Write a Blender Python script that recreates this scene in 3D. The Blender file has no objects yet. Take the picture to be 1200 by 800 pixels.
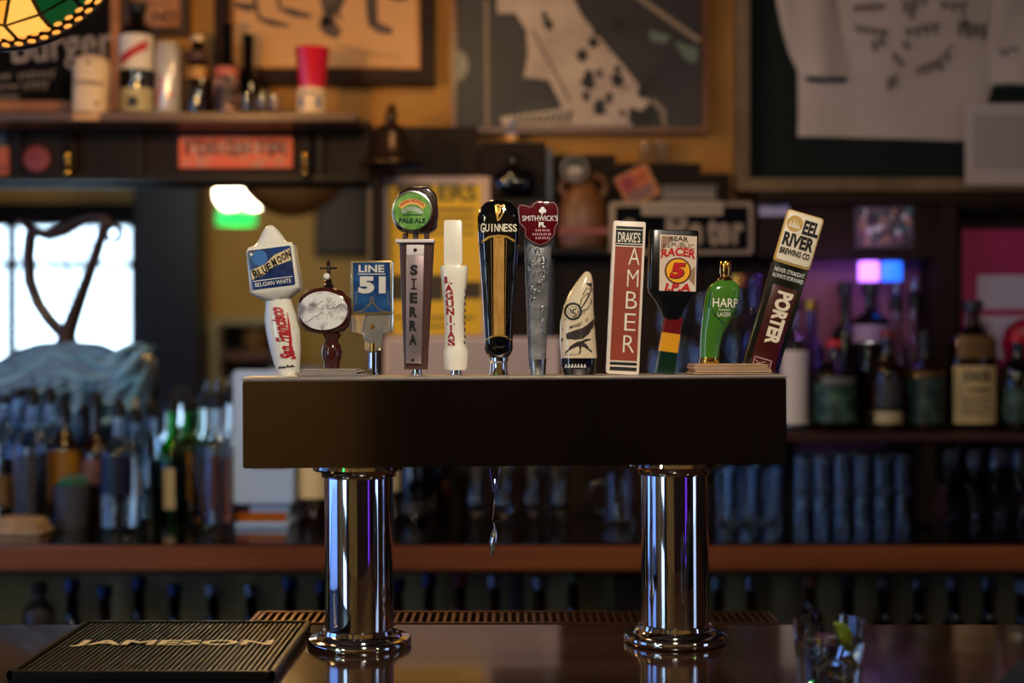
import bpy, bmesh, math, random
from mathutils import Vector, Matrix
random.seed(7)
SC = bpy.context.scene
COL = SC.collection
F, CX, CY, CZ = 1666.667, 600.0, 400.0, 1.462      # focal length in px of the 1200x800 frame, eye height

# ---------------------------------------------------------------- camera
cam = bpy.data.cameras.new('camera'); co = bpy.data.objects.new('camera', cam); COL.objects.link(co)
co.location = (0, 0, CZ); co.rotation_euler = (math.pi / 2, 0, 0)
cam.sensor_width = 36; cam.lens = 50; cam.clip_start = .05
cam.dof.use_dof = True; cam.dof.focus_distance = 1.835; cam.dof.aperture_fstop = 2.2
SC.camera = co
# ---------------------------------------------------------------- world, exposure
w = bpy.data.worlds.new('world'); SC.world = w; w.use_nodes = True
w.node_tree.nodes['Background'].inputs[0].default_value = (.35, .45, .6, 1)
w.node_tree.nodes['Background'].inputs[1].default_value = .02
SC.view_settings.view_transform = 'Standard'; SC.view_settings.look = 'None'
SC.view_settings.exposure = 0.0; SC.view_settings.gamma = 1.0; SC.view_settings.use_curve_mapping = False
# ---------------------------------------------------------------- lights: room lamps and added fill
def point(name, loc, power, col, rad):
    l = bpy.data.lights.new(name, 'POINT'); l.energy = power; l.color = col; l.shadow_soft_size = rad
    o = bpy.data.objects.new(name, l); COL.objects.link(o); o.location = loc; return o
WIN_SIDE, WIN_FRONT, WIN_RIGHT = 2.3, 7.0, 2.6                       # brightness of the two windows
sl = bpy.data.lights.new('added_fill_light', 'SPOT'); sl.energy = 44; sl.color = (1, .85, .68); sl.shadow_soft_size = .045  # added spot over the bar, lights the tap handle fronts
sl.spot_size = math.radians(130); sl.spot_blend = 1.0
sp = bpy.data.objects.new('added_fill_light', sl); COL.objects.link(sp); sp.location = (.12, .92, 2.24)
sp.rotation_euler = (Vector((0, 1.9, 1.5)) - Vector(sp.location)).to_track_quat('-Z', 'Y').to_euler()
point('added_fill_light', (1.75, 0.1, 2.42), 10, (1, .80, .58), .04)  # second added fill on the customers' side
point('added_sparkle_light', (-1.75, 0.45, 2.38), 9, (.62, .80, 1), .03)  # added cool light for bluish sparkles on bottles and glasses
point('stained_lamp_light', (-.72, 2.58, 2.03), 14, (1, .55, .17), .05)
point('warm_wall_light', (-.18, 2.95, 2.28), 4.2, (1, .66, .30), .05)  # warm point light above the pictures, no fixture built
point('purple_light', (.80, 3.30, 1.66), .22, (.75, .28, 1), .015)
point('blue_light', (.885, 3.30, 1.655), .12, (.1, .35, 1), .015)

# ---------------------------------------------------------------- helpers
def lin(c):
    c = c / 255.0
    return c / 12.92 if c <= .04045 else ((c + .055) / 1.055) ** 2.4
def rgb(c): return (lin(c[0]), lin(c[1]), lin(c[2]), 1)
MATS = {}
def M(name, c=(128, 128, 128), rough=.5, metal=0, trans=0, ior=1.45, es=0, ec=None, c2=None, scale=8, stretch=(1, 1, 1), bump=0, coat=0, detail=4, thr=None, spec=None):
    if name in MATS: return MATS[name]
    m = bpy.data.materials.new(name); m.use_nodes = True; nt = m.node_tree
    b = nt.nodes['Principled BSDF']
    b.inputs['Base Color'].default_value = rgb(c); b.inputs['Roughness'].default_value = rough
    b.inputs['Metallic'].default_value = metal; b.inputs['Transmission Weight'].default_value = trans
    b.inputs['IOR'].default_value = ior; b.inputs['Coat Weight'].default_value = coat; b.inputs['Coat Roughness'].default_value = .03
    if spec is not None: b.inputs['Specular IOR Level'].default_value = spec
    if es: b.inputs['Emission Color'].default_value = rgb(ec or c); b.inputs['Emission Strength'].default_value = es
    if c2 or bump:
        tc = nt.nodes.new('ShaderNodeTexCoord'); mp = nt.nodes.new('ShaderNodeMapping'); nz = nt.nodes.new('ShaderNodeTexNoise')
        mp.inputs['Scale'].default_value = stretch; nz.inputs['Scale'].default_value = scale; nz.inputs['Detail'].default_value = detail
        nt.links.new(tc.outputs['Object'], mp.inputs[0]); nt.links.new(mp.outputs[0], nz.inputs['Vector'])
        if c2:
            rp = nt.nodes.new('ShaderNodeValToRGB'); lo, hi = thr or (.35, .65)
            rp.color_ramp.elements[0].position = lo; rp.color_ramp.elements[1].position = hi
            rp.color_ramp.elements[0].color = rgb(c); rp.color_ramp.elements[1].color = rgb(c2)
            nt.links.new(nz.outputs[0], rp.inputs[0]); nt.links.new(rp.outputs[0], b.inputs['Base Color'])
        if bump:
            bp = nt.nodes.new('ShaderNodeBump'); bp.inputs['Strength'].default_value = bump; bp.inputs['Distance'].default_value = .004
            nt.links.new(nz.outputs[0], bp.inputs['Height']); nt.links.new(bp.outputs[0], b.inputs['Normal'])
    MATS[name] = m; return m

def P(px, py, d): return Vector(((px - CX) / F * d, d, CZ - (py - CY) / F * d))

class Fr:
    """A working frame: u right, v up, w towards the viewer; S metres per unit."""
    def __init__(s, base, S=1.0, lean=0.0, px=0, py=0):
        s.base = Vector(base); s.S = S; s.px, s.py = px, py
        a = math.radians(lean); s.c, s.s = math.cos(a), math.sin(a)
    def L(s, u, v, w=0): return Vector(((u * s.c + v * s.s) * s.S, -w * s.S, (v * s.c - u * s.s) * s.S))
    def a(s, px, py):
        x, y = px - s.px, s.py - py
        return (x * s.c - y * s.s, x * s.s + y * s.c)
    def A(s, pts): return [s.a(*p) for p in pts]
def PF(px, py, d, lean=0): return Fr(P(px, py, d), d / F, lean, px, py)
def WF(x, y, z): return Fr((x, y, z))

def ell(cu, cv, ru, rv, n=32, a0=0, a1=360):
    full = abs(a1 - a0) >= 360
    k = n if full else n + 1
    return [(cu + ru * math.cos(math.radians(a0 + (a1 - a0) * i / n)), cv + rv * math.sin(math.radians(a0 + (a1 - a0) * i / n))) for i in range(k)]
def rect(u0, v0, u1, v1): return [(u0, v0), (u1, v0), (u1, v1), (u0, v1)]
def rrect(u0, v0, u1, v1, r, n=4):
    pts = []
    for cu, cv, a in ((u1 - r, v1 - r, 0), (u0 + r, v1 - r, 90), (u0 + r, v0 + r, 180), (u1 - r, v0 + r, 270)):
        pts += ell(cu, cv, r, r, n, a, a + 90)
    return pts

TXT = {}
def text_mesh(s, bold):
    k = (s, bold)
    if k not in TXT:
        c = bpy.data.curves.new('t', 'FONT'); c.body = s; c.resolution_u = 3; c.offset = bold
        o = bpy.data.objects.new('t', c); COL.objects.link(o)
        me = bpy.data.meshes.new_from_object(o.evaluated_get(bpy.context.evaluated_depsgraph_get()))
        vs = [(v.co.x, v.co.y) for v in me.vertices]; fs = [tuple(p.vertices) for p in me.polygons]
        bpy.data.objects.remove(o); bpy.data.meshes.remove(me)
        if vs:
            x0, x1 = min(v[0] for v in vs), max(v[0] for v in vs); y0, y1 = min(v[1] for v in vs), max(v[1] for v in vs)
            asp = (x1 - x0) / max(y1 - y0, 1e-6)
            vs = [((x - x0) / (x1 - x0) - .5, (y - y0) / (y1 - y0) - .5) for x, y in vs]
        else: asp = 1
        TXT[k] = (vs, fs, asp)
    return TXT[k]

class B:
    def __init__(s, fr): s.fr = fr; s.bm = bmesh.new()
    def _w(s, w, u, v): return w(u, v) if callable(w) else w
    def face(s, pts, w=0):
        vs = [s.bm.verts.new(s.fr.L(p[0], p[1], p[2] if len(p) > 2 else s._w(w, p[0], p[1]))) for p in pts]
        s.bm.faces.new(vs); return s
    def grid(s, u0, v0, u1, v1, w, nu=12, nv=6):
        vs = [[None] * (nv + 1) for _ in range(nu + 1)]
        for i in range(nu + 1):
            for j in range(nv + 1):
                u = u0 + (u1 - u0) * i / nu; v = v0 + (v1 - v0) * j / nv
                vs[i][j] = s.bm.verts.new(s.fr.L(u, v, s._w(w, u, v)))
        for i in range(nu):
            for j in range(nv): s.bm.faces.new((vs[i][j], vs[i + 1][j], vs[i + 1][j + 1], vs[i][j + 1]))
        return s
    def prism(s, pts, w0, w1, bev=0, seg=2):
        n = len(pts)
        a = [s.bm.verts.new(s.fr.L(u, v, w0)) for u, v in pts]; b = [s.bm.verts.new(s.fr.L(u, v, w1)) for u, v in pts]
        fs = [s.bm.faces.new(b), s.bm.faces.new(a[::-1])]
        for i in range(n): fs.append(s.bm.faces.new((a[i], a[(i + 1) % n], b[(i + 1) % n], b[i])))
        if bev:
            es = list({e for f in fs for e in f.edges})
            bmesh.ops.bevel(s.bm, geom=es, offset=bev * s.fr.S, segments=seg, affect='EDGES', profile=.5, clamp_overlap=True)
        return s
    def box(s, x0, x1, y0, y1, z0, z1, bev=0, seg=2):     # world coordinates
        o = s.fr.base
        vs = [s.bm.verts.new((x - o.x, y - o.y, z - o.z)) for x in (x0, x1) for y in (y0, y1) for z in (z0, z1)]
        fs = [s.bm.faces.new([vs[i] for i in q]) for q in ((0, 1, 3, 2), (4, 6, 7, 5), (0, 4, 5, 1), (2, 3, 7, 6), (0, 2, 6, 4), (1, 5, 7, 3))]
        if bev:
            bmesh.ops.bevel(s.bm, geom=list({e for f in fs for e in f.edges}), offset=bev, segments=seg, affect='EDGES', clamp_overlap=True)
        return s
    def lathe(s, prof, cu=0, cv=0, cw=0, kd=1.0, seg=28, a0=0, a1=360, tilt=0):
        full = abs(a1 - a0) >= 360; n = seg if full else seg + 1
        t = math.radians(tilt); ct, st = math.cos(t), math.sin(t); rings = []
        for r, v in prof:
            if r < 1e-7 and full:
                rings.append([s.bm.verts.new(s.fr.L(cu + v * st, cv + v * ct, cw))]); continue
            ring = []
            for i in range(n):
                a = math.radians(a0 + (a1 - a0) * i / seg - 90)
                u, ww = r * math.cos(a), -r * math.sin(a) * kd
                ring.append(s.bm.verts.new(s.fr.L(cu + u * ct + v * st, cv - u * st + v * ct, cw + ww)))
            rings.append(ring)
        for A_, B_ in zip(rings, rings[1:]):
            m = n if full else n - 1
            for i in range(m):
                j = (i + 1) % n
                if len(A_) == 1 and len(B_) == 1: continue
                if len(A_) == 1: s.bm.faces.new((A_[0], B_[j], B_[i]))
                elif len(B_) == 1: s.bm.faces.new((A_[i], A_[j], B_[0]))
                else: s.bm.faces.new((A_[i], A_[j], B_[j], B_[i]))
        return s
    def loft(s, secs, n=32):
        """secs: (v, cu, half width, half depth, power[, cw]); fills s.surf with the front depth."""
        rings = []
        for q in secs:
            v, cu, hw, hd, p = q[:5]; cw = q[5] if len(q) > 5 else 0
            ring = []
            for i in range(n):
                a = 2 * math.pi * (i + .5) / n; c, d = math.cos(a), math.sin(a)
                ring.append(s.bm.verts.new(s.fr.L(cu + hw * math.copysign(abs(c) ** (2 / p), c), v, cw + hd * math.copysign(abs(d) ** (2 / p), d))))
            rings.append(ring)
        for A_, B_ in zip(rings, rings[1:]):
            for i in range(n): s.bm.faces.new((A_[i], B_[i], B_[(i + 1) % n], A_[(i + 1) % n]))
        s.bm.faces.new(rings[0]); s.bm.faces.new(rings[-1][::-1])
        def surf(off):
            def f(u, v):
                qs = sorted(secs)
                a, b = qs[0], qs[-1]
                for x, y in zip(qs, qs[1:]):
                    if x[0] <= v <= y[0]: a, b = x, y; break
                else:
                    a = b = qs[0] if v < qs[0][0] else qs[-1]
                t = 0 if a[0] == b[0] else (v - a[0]) / (b[0] - a[0])
                g = lambda k: a[k] + (b[k] - a[k]) * t
                cw = (a[5] if len(a) > 5 else 0) * (1 - t) + (b[5] if len(b) > 5 else 0) * t
                x = min(.999, abs((u - g(1)) / g(2)))
                return cw + g(3) * (1 - x ** g(4)) ** (1 / g(4)) + off
            return f
        s.surf = surf
        return s
    def tube(s, pts, r, seg=8, close=False):
        P_ = [s.fr.L(*p) for p in pts]; R = r if isinstance(r, (list, tuple)) else [r] * len(pts)
        rings = []; up = Vector((.13, .31, .94))
        for i, p in enumerate(P_):
            if close: t = P_[(i + 1) % len(P_)] - P_[i - 1]
            else: t = P_[min(i + 1, len(P_) - 1)] - P_[max(i - 1, 0)]
            t.normalize(); a = t.cross(up)
            if a.length < .05: a = t.cross(Vector((1, 0, 0)))
            a.normalize(); b = t.cross(a)
            rings.append([s.bm.verts.new(p + (a * math.cos(k * 2 * math.pi / seg) + b * math.sin(k * 2 * math.pi / seg)) * R[i] * s.fr.S) for k in range(seg)])
        rr = rings + ([rings[0]] if close else [])
        for A_, B_ in zip(rr, rr[1:]):
            for i in range(seg): s.bm.faces.new((A_[i], A_[(i + 1) % seg], B_[(i + 1) % seg], B_[i]))
        if not close: s.bm.faces.new(rings[0][::-1]); s.bm.faces.new(rings[-1])
        return s
    def stroke(s, pts, wd, w=0):
        n = len(pts); l, r = [], []
        for i in range(n):
            a, b = pts[max(i - 1, 0)], pts[min(i + 1, n - 1)]
            dx, dy = b[0] - a[0], b[1] - a[1]; k = math.hypot(dx, dy) or 1
            h = (wd[i] if isinstance(wd, (list, tuple)) else wd) / 2
            for q, lst in ((1, l), (-1, r)):
                u, v = pts[i][0] - q * dy / k * h, pts[i][1] + q * dx / k * h
                lst.append(s.bm.verts.new(s.fr.L(u, v, s._w(w, u, v))))
        for i in range(n - 1): s.bm.faces.new((r[i], r[i + 1], l[i + 1], l[i]))
        return s
    def text(s, t, cu, cv, W=None, H=None, w=0, rot=0, bold=.012, slant=0, arc=0, grow=0):
        vs, fs, asp = text_mesh(t, bold)
        if W is None: W = H * asp
        if H is None: H = W / asp
        a = math.radians(rot); c, d = math.cos(a), math.sin(a); out = []
        for x, y in vs:
            y2 = y * H * (1 + grow * (x + .5)); x2 = x * W + slant * y2
            y2 += arc * (1 - 4 * x * x)
            u, v = cu + x2 * c - y2 * d, cv + x2 * d + y2 * c
            out.append(s.bm.verts.new(s.fr.L(u, v, s._w(w, u, v))))
        for f in fs:
            try: s.bm.faces.new([out[i] for i in f])
            except ValueError: pass
        return s
    def ball(s, u, v, w, r, seg=12):
        return s.lathe([(r * math.sin(math.pi * i / seg) if 0 < i < seg else 0, -r * math.cos(math.pi * i / seg)) for i in range(seg + 1)], u, v, w, seg=seg * 2)
    def out(s, name, m, parent=None, smooth=32, fix=False, kind=None):
        if fix: bmesh.ops.recalc_face_normals(s.bm, faces=s.bm.faces[:])
        me = bpy.data.meshes.new(name); s.bm.to_mesh(me); s.bm.free()
        if smooth:
            for p in me.polygons: p.use_smooth = True
            me.set_sharp_from_angle(angle=math.radians(smooth))
        me.materials.append(m)
        o = bpy.data.objects.new(name, me); COL.objects.link(o)
        if parent is not None: o.parent = parent
        else: o.location = s.fr.base
        if kind: o['kind'] = kind
        return o

def thing(name, fr, label, cat, group=None):
    o = bpy.data.objects.new(name, None); COL.objects.link(o); o.location = fr.base; o.empty_display_size = .05
    o['label'] = label; o['category'] = cat
    if group: o['group'] = group
    return o
def tag(o, label, cat, group=None):
    o['label'] = label; o['category'] = cat
    if group: o['group'] = group
    return o
def struct(o): o['kind'] = 'structure'; return o
def dup(root, loc, label=None, rot=0):
    r = root.copy(); COL.objects.link(r); r.location = loc; r.rotation_euler = (0, 0, rot)
    if label: r['label'] = label
    for ch in root.children:
        c = ch.copy(); COL.objects.link(c); c.parent = r
        for g in ch.children:
            q = g.copy(); COL.objects.link(q); q.parent = c
    return r
def scrib(x0, y0, x1, y1, loops=7, h=6, seed=1):
    """a handwritten scrawl from one point to another"""
    rr = random.Random(seed); pts = []; n = loops * 6
    for i in range(n):
        t = i / (n - 1); a = t * loops * 2 * math.pi
        hh = h * (.5 + rr.random() * .7)
        pts.append((x0 + (x1 - x0) * t + math.sin(a) * h * .35, y0 + (y1 - y0) * t + math.cos(a) * hh))
    return pts

# ---------------------------------------------------------------- materials
wood_dark = M('dark wood', (27, 17, 13), .5, c2=(43, 28, 21), scale=9, stretch=(1, 1, .12), bump=.1, spec=.12)
wood_bar = M('bar wood', (40, 24, 16), .13, c2=(66, 40, 25), scale=10, stretch=(.15, 1, 1), coat=.35, bump=.02)
wood_rail = M('rail wood', (112, 58, 30), .35, c2=(142, 78, 42), scale=12, stretch=(.1, 1, 1))
wood_brown = M('brown frame wood', (92, 50, 24), .35, c2=(122, 70, 34), scale=14, stretch=(.3, .3, .3))
wood_black = M('near black wood', (22, 14, 11), .4, c2=(34, 22, 16), scale=12, spec=.15)
wood_pale = M('pale gilt wood', (150, 122, 92), .45, c2=(118, 92, 66), scale=12)
ochre = M('ochre plaster', (188, 132, 58), .7, c2=(166, 112, 46), scale=3, bump=.15)
steel = M('polished steel', (205, 202, 198), .06, 1)
steel_face = M('brushed steel', (150, 140, 130), .11, 1, bump=.015, scale=60, stretch=(.02, 1, 1))
chrome = M('chrome', (225, 228, 235), .05, 1)
brass = M('brass', (205, 150, 60), .18, 1)
pewter = M('pewter', (150, 148, 146), .5, .65, c2=(104, 104, 106), scale=45, bump=.6)
ceramic = M('white ceramic', (228, 222, 206), .18, coat=.5)
cream = M('cream paint', (226, 214, 188), .35)
white = M('white print', (235, 232, 225), .4)
black = M('black gloss', (10, 10, 11), .12, coat=.4)
black_mat = M('black matte', (16, 15, 15), .45)
ink = M('black ink', (14, 13, 14), .5)
blue_print = M('blue print', (16, 44, 92), .3, c2=(32, 80, 130), scale=60)
navy = M('navy print', (20, 24, 48), .35)
red_print = M('red print', (176, 28, 32), .4)
gold = M('gold print', (196, 152, 72), .32, .6)
gold_hi = M('gold metal', (214, 168, 84), .16, 1)
glass = M('clear glass', (245, 248, 250), .01, trans=1)
glass_blue = M('bluish glass', (234, 243, 250), .01, trans=1)
glass_green = M('green glass', (28, 150, 50), .02, trans=1)
glass_brown = M('brown glass', (30, 14, 8), .05, coat=.5)
glass_dkgreen = M('dark green glass', (8, 22, 12), .05, coat=.5)
glass_black = M('black bottle glass', (9, 8, 9), .05, coat=.6)
amber = M('amber liquor', (190, 92, 22), .02, trans=1, ior=1.36)
red_liq = M('red liquor', (110, 14, 14), .02, trans=1, ior=1.36)
paper = M('off white paper', (222, 212, 200), .7, c2=(206, 196, 182), scale=6)
# ================================================================ the room
X0, X1, YB, YF, ZT = -3.6, 3.1, 3.62, -1.2, 2.95
W0 = WF(0, 0, 0)
struct(B(W0).box(X0, X1, YF, YB, -.05, 0).out('floor', M('floor boards', (52, 36, 26), .4, c2=(38, 26, 20), scale=6, stretch=(1, .1, 1)), smooth=0))
struct(B(W0).box(X0, X1, YF, YB, ZT, ZT + .05).out('ceiling', M('ceiling paint', (70, 52, 38), .8), smooth=0))
struct(B(W0).box(X0 - .1, X1 + .1, YB, YB + .1, 0, ZT).out('wall_back', ochre, smooth=0))
b = B(W0); b.box(X1, X1 + .1, YF, .15, 0, ZT).box(X1, X1 + .1, .75, YB, 0, ZT).box(X1, X1 + .1, .15, .75, 0, .35).box(X1, X1 + .1, .15, .75, 2.0, ZT)
struct(b.out('wall_right', M('brown paint', (70, 46, 34), .7), smooth=0))
wn = struct(B(WF(X1, .45, .35)).box(X1 + .07, X1 + .09, .15, .75, .35, 2.0).out('window_3', M('sky light right', (200, 220, 255), es=WIN_RIGHT, ec=(190, 215, 255)), smooth=0))
B(WF(X1, .45, .35)).box(X1 + .02, X1 + .06, .43, .47, .35, 2.0).box(X1 + .02, X1 + .06, .15, .75, 1.1, 1.14).out('window_frame', wood_black, wn, smooth=0)
fr = WF(2.0, -1.0, 0); t = thing('purple_source', fr, 'dark box with purple light tubes, added for the purple column streaks, out of view', 'purple_source')  # invented box, gives the columns their purple streak
B(fr).box(1.72, 2.28, YF + .06, -.92, 0, 1.3, .05, 4).out('cabinet', black_mat, t)
for x_ in (1.86, 2.14): B(fr).tube([(x_ - 2.0, .25, -.06), (x_ - 2.0, 1.2, -.06)], .035, 12).out('light_tube', M('purple tube', (140, 60, 255), es=2.6), t, smooth=60)
# left wall with its window opening (y .45..3.05, z .95..2.35)
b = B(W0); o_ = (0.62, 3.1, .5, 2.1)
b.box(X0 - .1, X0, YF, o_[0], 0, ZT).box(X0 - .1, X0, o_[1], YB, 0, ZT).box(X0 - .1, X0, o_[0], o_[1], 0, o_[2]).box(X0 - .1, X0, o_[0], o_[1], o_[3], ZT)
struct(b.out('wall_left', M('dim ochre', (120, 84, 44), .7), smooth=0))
sky_a = M('sky light side', (120, 165, 255), es=WIN_SIDE, ec=(124, 168, 255))
wn = struct(B(WF(X0, 1.86, .5)).box(X0 - .09, X0 - .07, o_[0], o_[1], o_[2], o_[3]).out('window_1', sky_a, smooth=0))
b = B(WF(X0, 1.86, .5))
for y in (o_[0], o_[1]): b.box(X0 - .06, X0 + .02, y - .035, y + .035, o_[2], o_[3])
for z in (o_[2], 1.65, o_[3]): b.box(X0 - .06, X0 + .02, o_[0], o_[1], z - .03, z + .03)
b.out('window_frame', wood_black, wn, smooth=0)
# front wall behind the viewer: window seen in the mirror
FX0, FX1, FZ0, FZ1 = -3.58, -2.22, .75, CZ + .67
b = B(W0)
b.box(X0, FX0, YF - .1, YF, 0, ZT).box(FX1, X1, YF - .1, YF, 0, ZT).box(FX0, FX1, YF - .1, YF, 0, FZ0).box(FX0, FX1, YF - .1, YF, FZ1, ZT)
struct(b.out('wall_front', M('ochre plaster front', (222, 174, 96), .7, c2=(204, 152, 74), scale=3), smooth=0))
sky_b = M('sky light front', (190, 222, 255), es=WIN_FRONT, ec=(190, 222, 255))
wn = struct(B(WF(-2.9, YF, FZ0)).box(FX0, FX1, YF - .09, YF - .07, FZ0, FZ1).out('window_2', sky_b, smooth=0))
b = B(WF(-2.9, YF, FZ0))
for x in (FX0 + .02, FX1 + .02): b.box(x - .03, x + .03, YF - .06, YF + .03, FZ0 - .05, FZ1 + .12)
for z in (FZ0, CZ + .45): b.box(FX0, FX1, YF - .06, YF + .03, z - .02, z + .02)
b.box(FX0, FX1 + .05, YF - .06, YF + .03, FZ1, FZ1 + .14)
b.box(-2.95, -2.91, YF - .06, YF + .03, FZ0, FZ1)
b.out('window_frame', wood_black, wn, smooth=0)
struct(B(W0).box(-2.08, -1.74, -1.0, -.7, 0, ZT).out('trim_pillar', M('pillar paint', (44, 40, 40), .5), smooth=0))
struct(B(W0).box(-.2, X1, YF, YF + .05, 0, 1.62).out('trim_front', M('brown panelling', (82, 56, 42), .5, c2=(58, 38, 29), scale=4, stretch=(2, 1, .2)), smooth=0))
fr = WF(-1.0, YF + .02, 1.95)
t = thing('picture_frame', fr, 'dark picture on the far wall, seen in the bar mirror', 'picture')
B(fr).box(-1.15, -.83, YF, YF + .03, 1.95, 2.42, .006).out('frame', wood_black, t); B(fr).box(-1.12, -.86, YF + .03, YF + .034, 1.98, 2.39).out('print', M('brown print', (66, 46, 36), .5), t)
fr = WF(-1.55, YF + .02, 1.2)
t = thing('wall_shelf', fr, 'small pale framed wall niche with a jar, seen in the bar mirror', 'shelf')
B(fr).box(-1.72, -1.28, YF, YF + .2, 1.2, 1.24).box(-1.72, -1.28, YF, YF + .2, 1.56, 1.6).box(-1.72, -1.68, YF, YF + .2, 1.24, 1.56).box(-1.32, -1.28, YF, YF + .2, 1.24, 1.56).out('frame', M('pale paint', (205, 180, 140), .5), t, smooth=0)
B(fr).box(-1.68, -1.32, YF, YF + .19, 1.36, 1.40).out('board', M('rose paint', (150, 106, 90), .5), t)
B(fr).box(-1.68, -1.32, YF + .001, YF + .01, 1.24, 1.56).out('back_panel', black_mat, t)
tag(B(WF(-1.48, YF + .1, 1.4)).lathe([(0, 0), (.06, 0), (.07, .02), (.07, .1), (.05, .13), (0, .13)]).out('jar', M('tan jar', (150, 104, 58), .4)), 'tan jar in the pale niche reflected in the mirror', 'jar')

# pendant lamps: twin globe seen in the mirror, three more added for fill
milk = M('milk glass', (255, 236, 200), es=26, ec=(255, 238, 205))
milk_dim = M('milk glass dim', (255, 236, 200), es=3, ec=(255, 222, 170))
gshade = M('green shade', (40, 200, 90), .3, es=1.1, ec=(40, 220, 110))
for i, (x, y, z, lab) in enumerate(((-1.35, 0, 2.06, 'white twin globe pendant lamp with a green glass skirt, reflected in the mirror'), (.12, .92, 2.28, 'white globe pendant lamp added over the customers to light the tap handles, out of view'), (1.75, .1, 2.46, 'rightmost globe pendant lamp over the customers, added as fill, out of view'), (-1.75, .45, 2.42, 'cool white globe pendant lamp near the left wall, added for bluish sparkles, out of view'))):
    fr = WF(x, y, z)
    t = thing('seen_or_added_lamp', fr, lab, 'lamp')
    for s_ in ((-.06, .06) if i == 0 else (0,)):
        rg = .075 if i == 0 else .10
        B(fr).lathe([(rg * math.sin(math.pi * k / 10) if 0 < k < 10 else 0, .14 - rg * math.cos(math.pi * k / 10)) for k in range(11)], s_).out('globe', milk if i == 0 else milk_dim, t)
    B(fr).lathe([(.10, -.01), (.10, .05), (.08, .062)], -.03).out('skirt', gshade, t)
    B(fr).tube([(0, .27, 0), (0, ZT - z, 0)], .008).out('cord', black_mat, t)

# ================================================================ back bar
CT = CZ - .428                                    # counter top
fr = WF(0, 3.0, 0)
t = thing('back_counter', fr, 'long back counter with black worktop and reddish wood front rail', 'counter')
B(fr).box(-2.4, 2.4, 3.01, YB - .01, CT - .03, CT, .004).out('worktop', M('black worktop', (14, 13, 14), .12, coat=.3), t)
B(fr).box(-2.4, 2.4, 3.0, 3.03, CT - .057, CT - .004, .006).out('front_rail', wood_rail, t)
B(fr).box(-2.4, 2.4, 3.03, 3.04, CT - .066, CT - .057).out('rail_lip', wood_black, t)
B(fr).box(-2.4, 2.4, 3.38, 3.4, .1, CT - .03).out('back_panel', M('olive panel', (204, 182, 132), .7, c2=(164, 144, 102), scale=5, stretch=(3, 1, .3)), t)
B(fr).box(-2.4, 2.4, 3.04, 3.38, .58, .61).out('bottle_shelf', wood_black, t)
B(fr).box(-2.4, 2.4, 3.06, 3.4, 0, .1).out('plinth', wood_black, t)
for x in (-2.38, -1.45, 1.45, 2.38): B(fr).box(x - .02, x + .02, 3.05, 3.38, .1, CT - .03).out('divider', wood_black, t)

# hutch: dark wood back bar above the counter
fr = WF(0, YB - .02, CT)
h = thing('back_bar_hutch', fr, 'tall dark wood back bar with header boards, posts and shelves', 'cabinet')
def hbox(name, px0, px1, py0, py1, d0, d1, m, bev=.003, dd=None):
    a = P(px0, py0, dd or d0); c = P(px1, py1, dd or d0); c.z = max(c.z, CT + .001)
    return B(fr).box(a.x, c.x, d0, d1, c.z, a.z, bev).out(name, m, h, smooth=0)
SHZ = CZ + .5325
B(fr).box(-1.6, -.36, 3.3, YB - .01, SHZ - .02, SHZ, .004).out('top_shelf', M('shelf wood', (96, 62, 36), .4, c2=(74, 46, 28), scale=10, stretch=(.1, 1, 1)), h)
for a, c in ((-80, 8), (10, 79), (81, 165), (167, 375), (377, 434)): hbox('header_board', a, c, 141, 209, 3.50, 3.54, wood_dark)
hbox('header_rail', -80, 436, 205, 212, 3.475, 3.50, wood_black)
for a, c in ((20, 24), (78, 83), (162, 167), (372, 378)): hbox('header_batten', a, c, 143, 206, 3.48, 3.50, M('batten wood', (40, 30, 30), .5, spec=.2))
hbox('post', 438, 446, 148, 640, 3.46, 3.50, wood_dark)
hbox('panel', 436, 560, 148, 640, 3.54, 3.565, wood_dark)
hbox('panel', 562, 640, 166, 640, 3.54, 3.565, wood_dark)
hbox('post', 641, 647, 172, 640, 3.50, 3.565, M('blue glint tint', (44, 48, 72), .4))  # blue glints along the post put into its colour
hbox('panel', 648, 722, 181, 640, 3.54, 3.565, wood_dark)
hbox('panel', 723, 822, 191, 640, 3.54, 3.565, wood_dark)
hbox('panel', 823, 856, 203, 640, 3.54, 3.565, wood_dark); hbox('panel', 857, 930, 233, 640, 3.54, 3.565, wood_dark)
hbox('ledge', 582, 860, 290, 297, 3.44, 3.54, wood_black)
hbox('ledge', 582, 645, 233, 240, 3.46, 3.54, wood_black)
hbox('header_board', 888, 1112, 228, 302, 3.44, 3.54, wood_dark)
hbox('header_rail', 888, 1320, 227, 239, 3.41, 3.44, wood_dark)
hbox('niche_back', 930, 1108, 300, 640, 3.56, YB - .01, M('purple lit wall', (142, 84, 110), .5))  # purple light on the niche wall put into its colour
hbox('post', 1100, 1122, 240, 508, 3.40, YB - .01, wood_dark)
hbox('panel', 1122, 1380, 233, 640, 3.56, YB - .01, wood_dark)
SZ = CZ - .2086
B(fr).box(.33, 2.0, 3.25, YB - .02, SZ - .02, SZ, .003).out('right_shelf', M('red brown shelf', (70, 36, 24), .35, c2=(52, 26, 18), scale=9, stretch=(.1, 1, 1)), h)
hbox('glass_divider', 1078, 1096, 517, 612, 3.27, 3.58, wood_dark)

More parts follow.
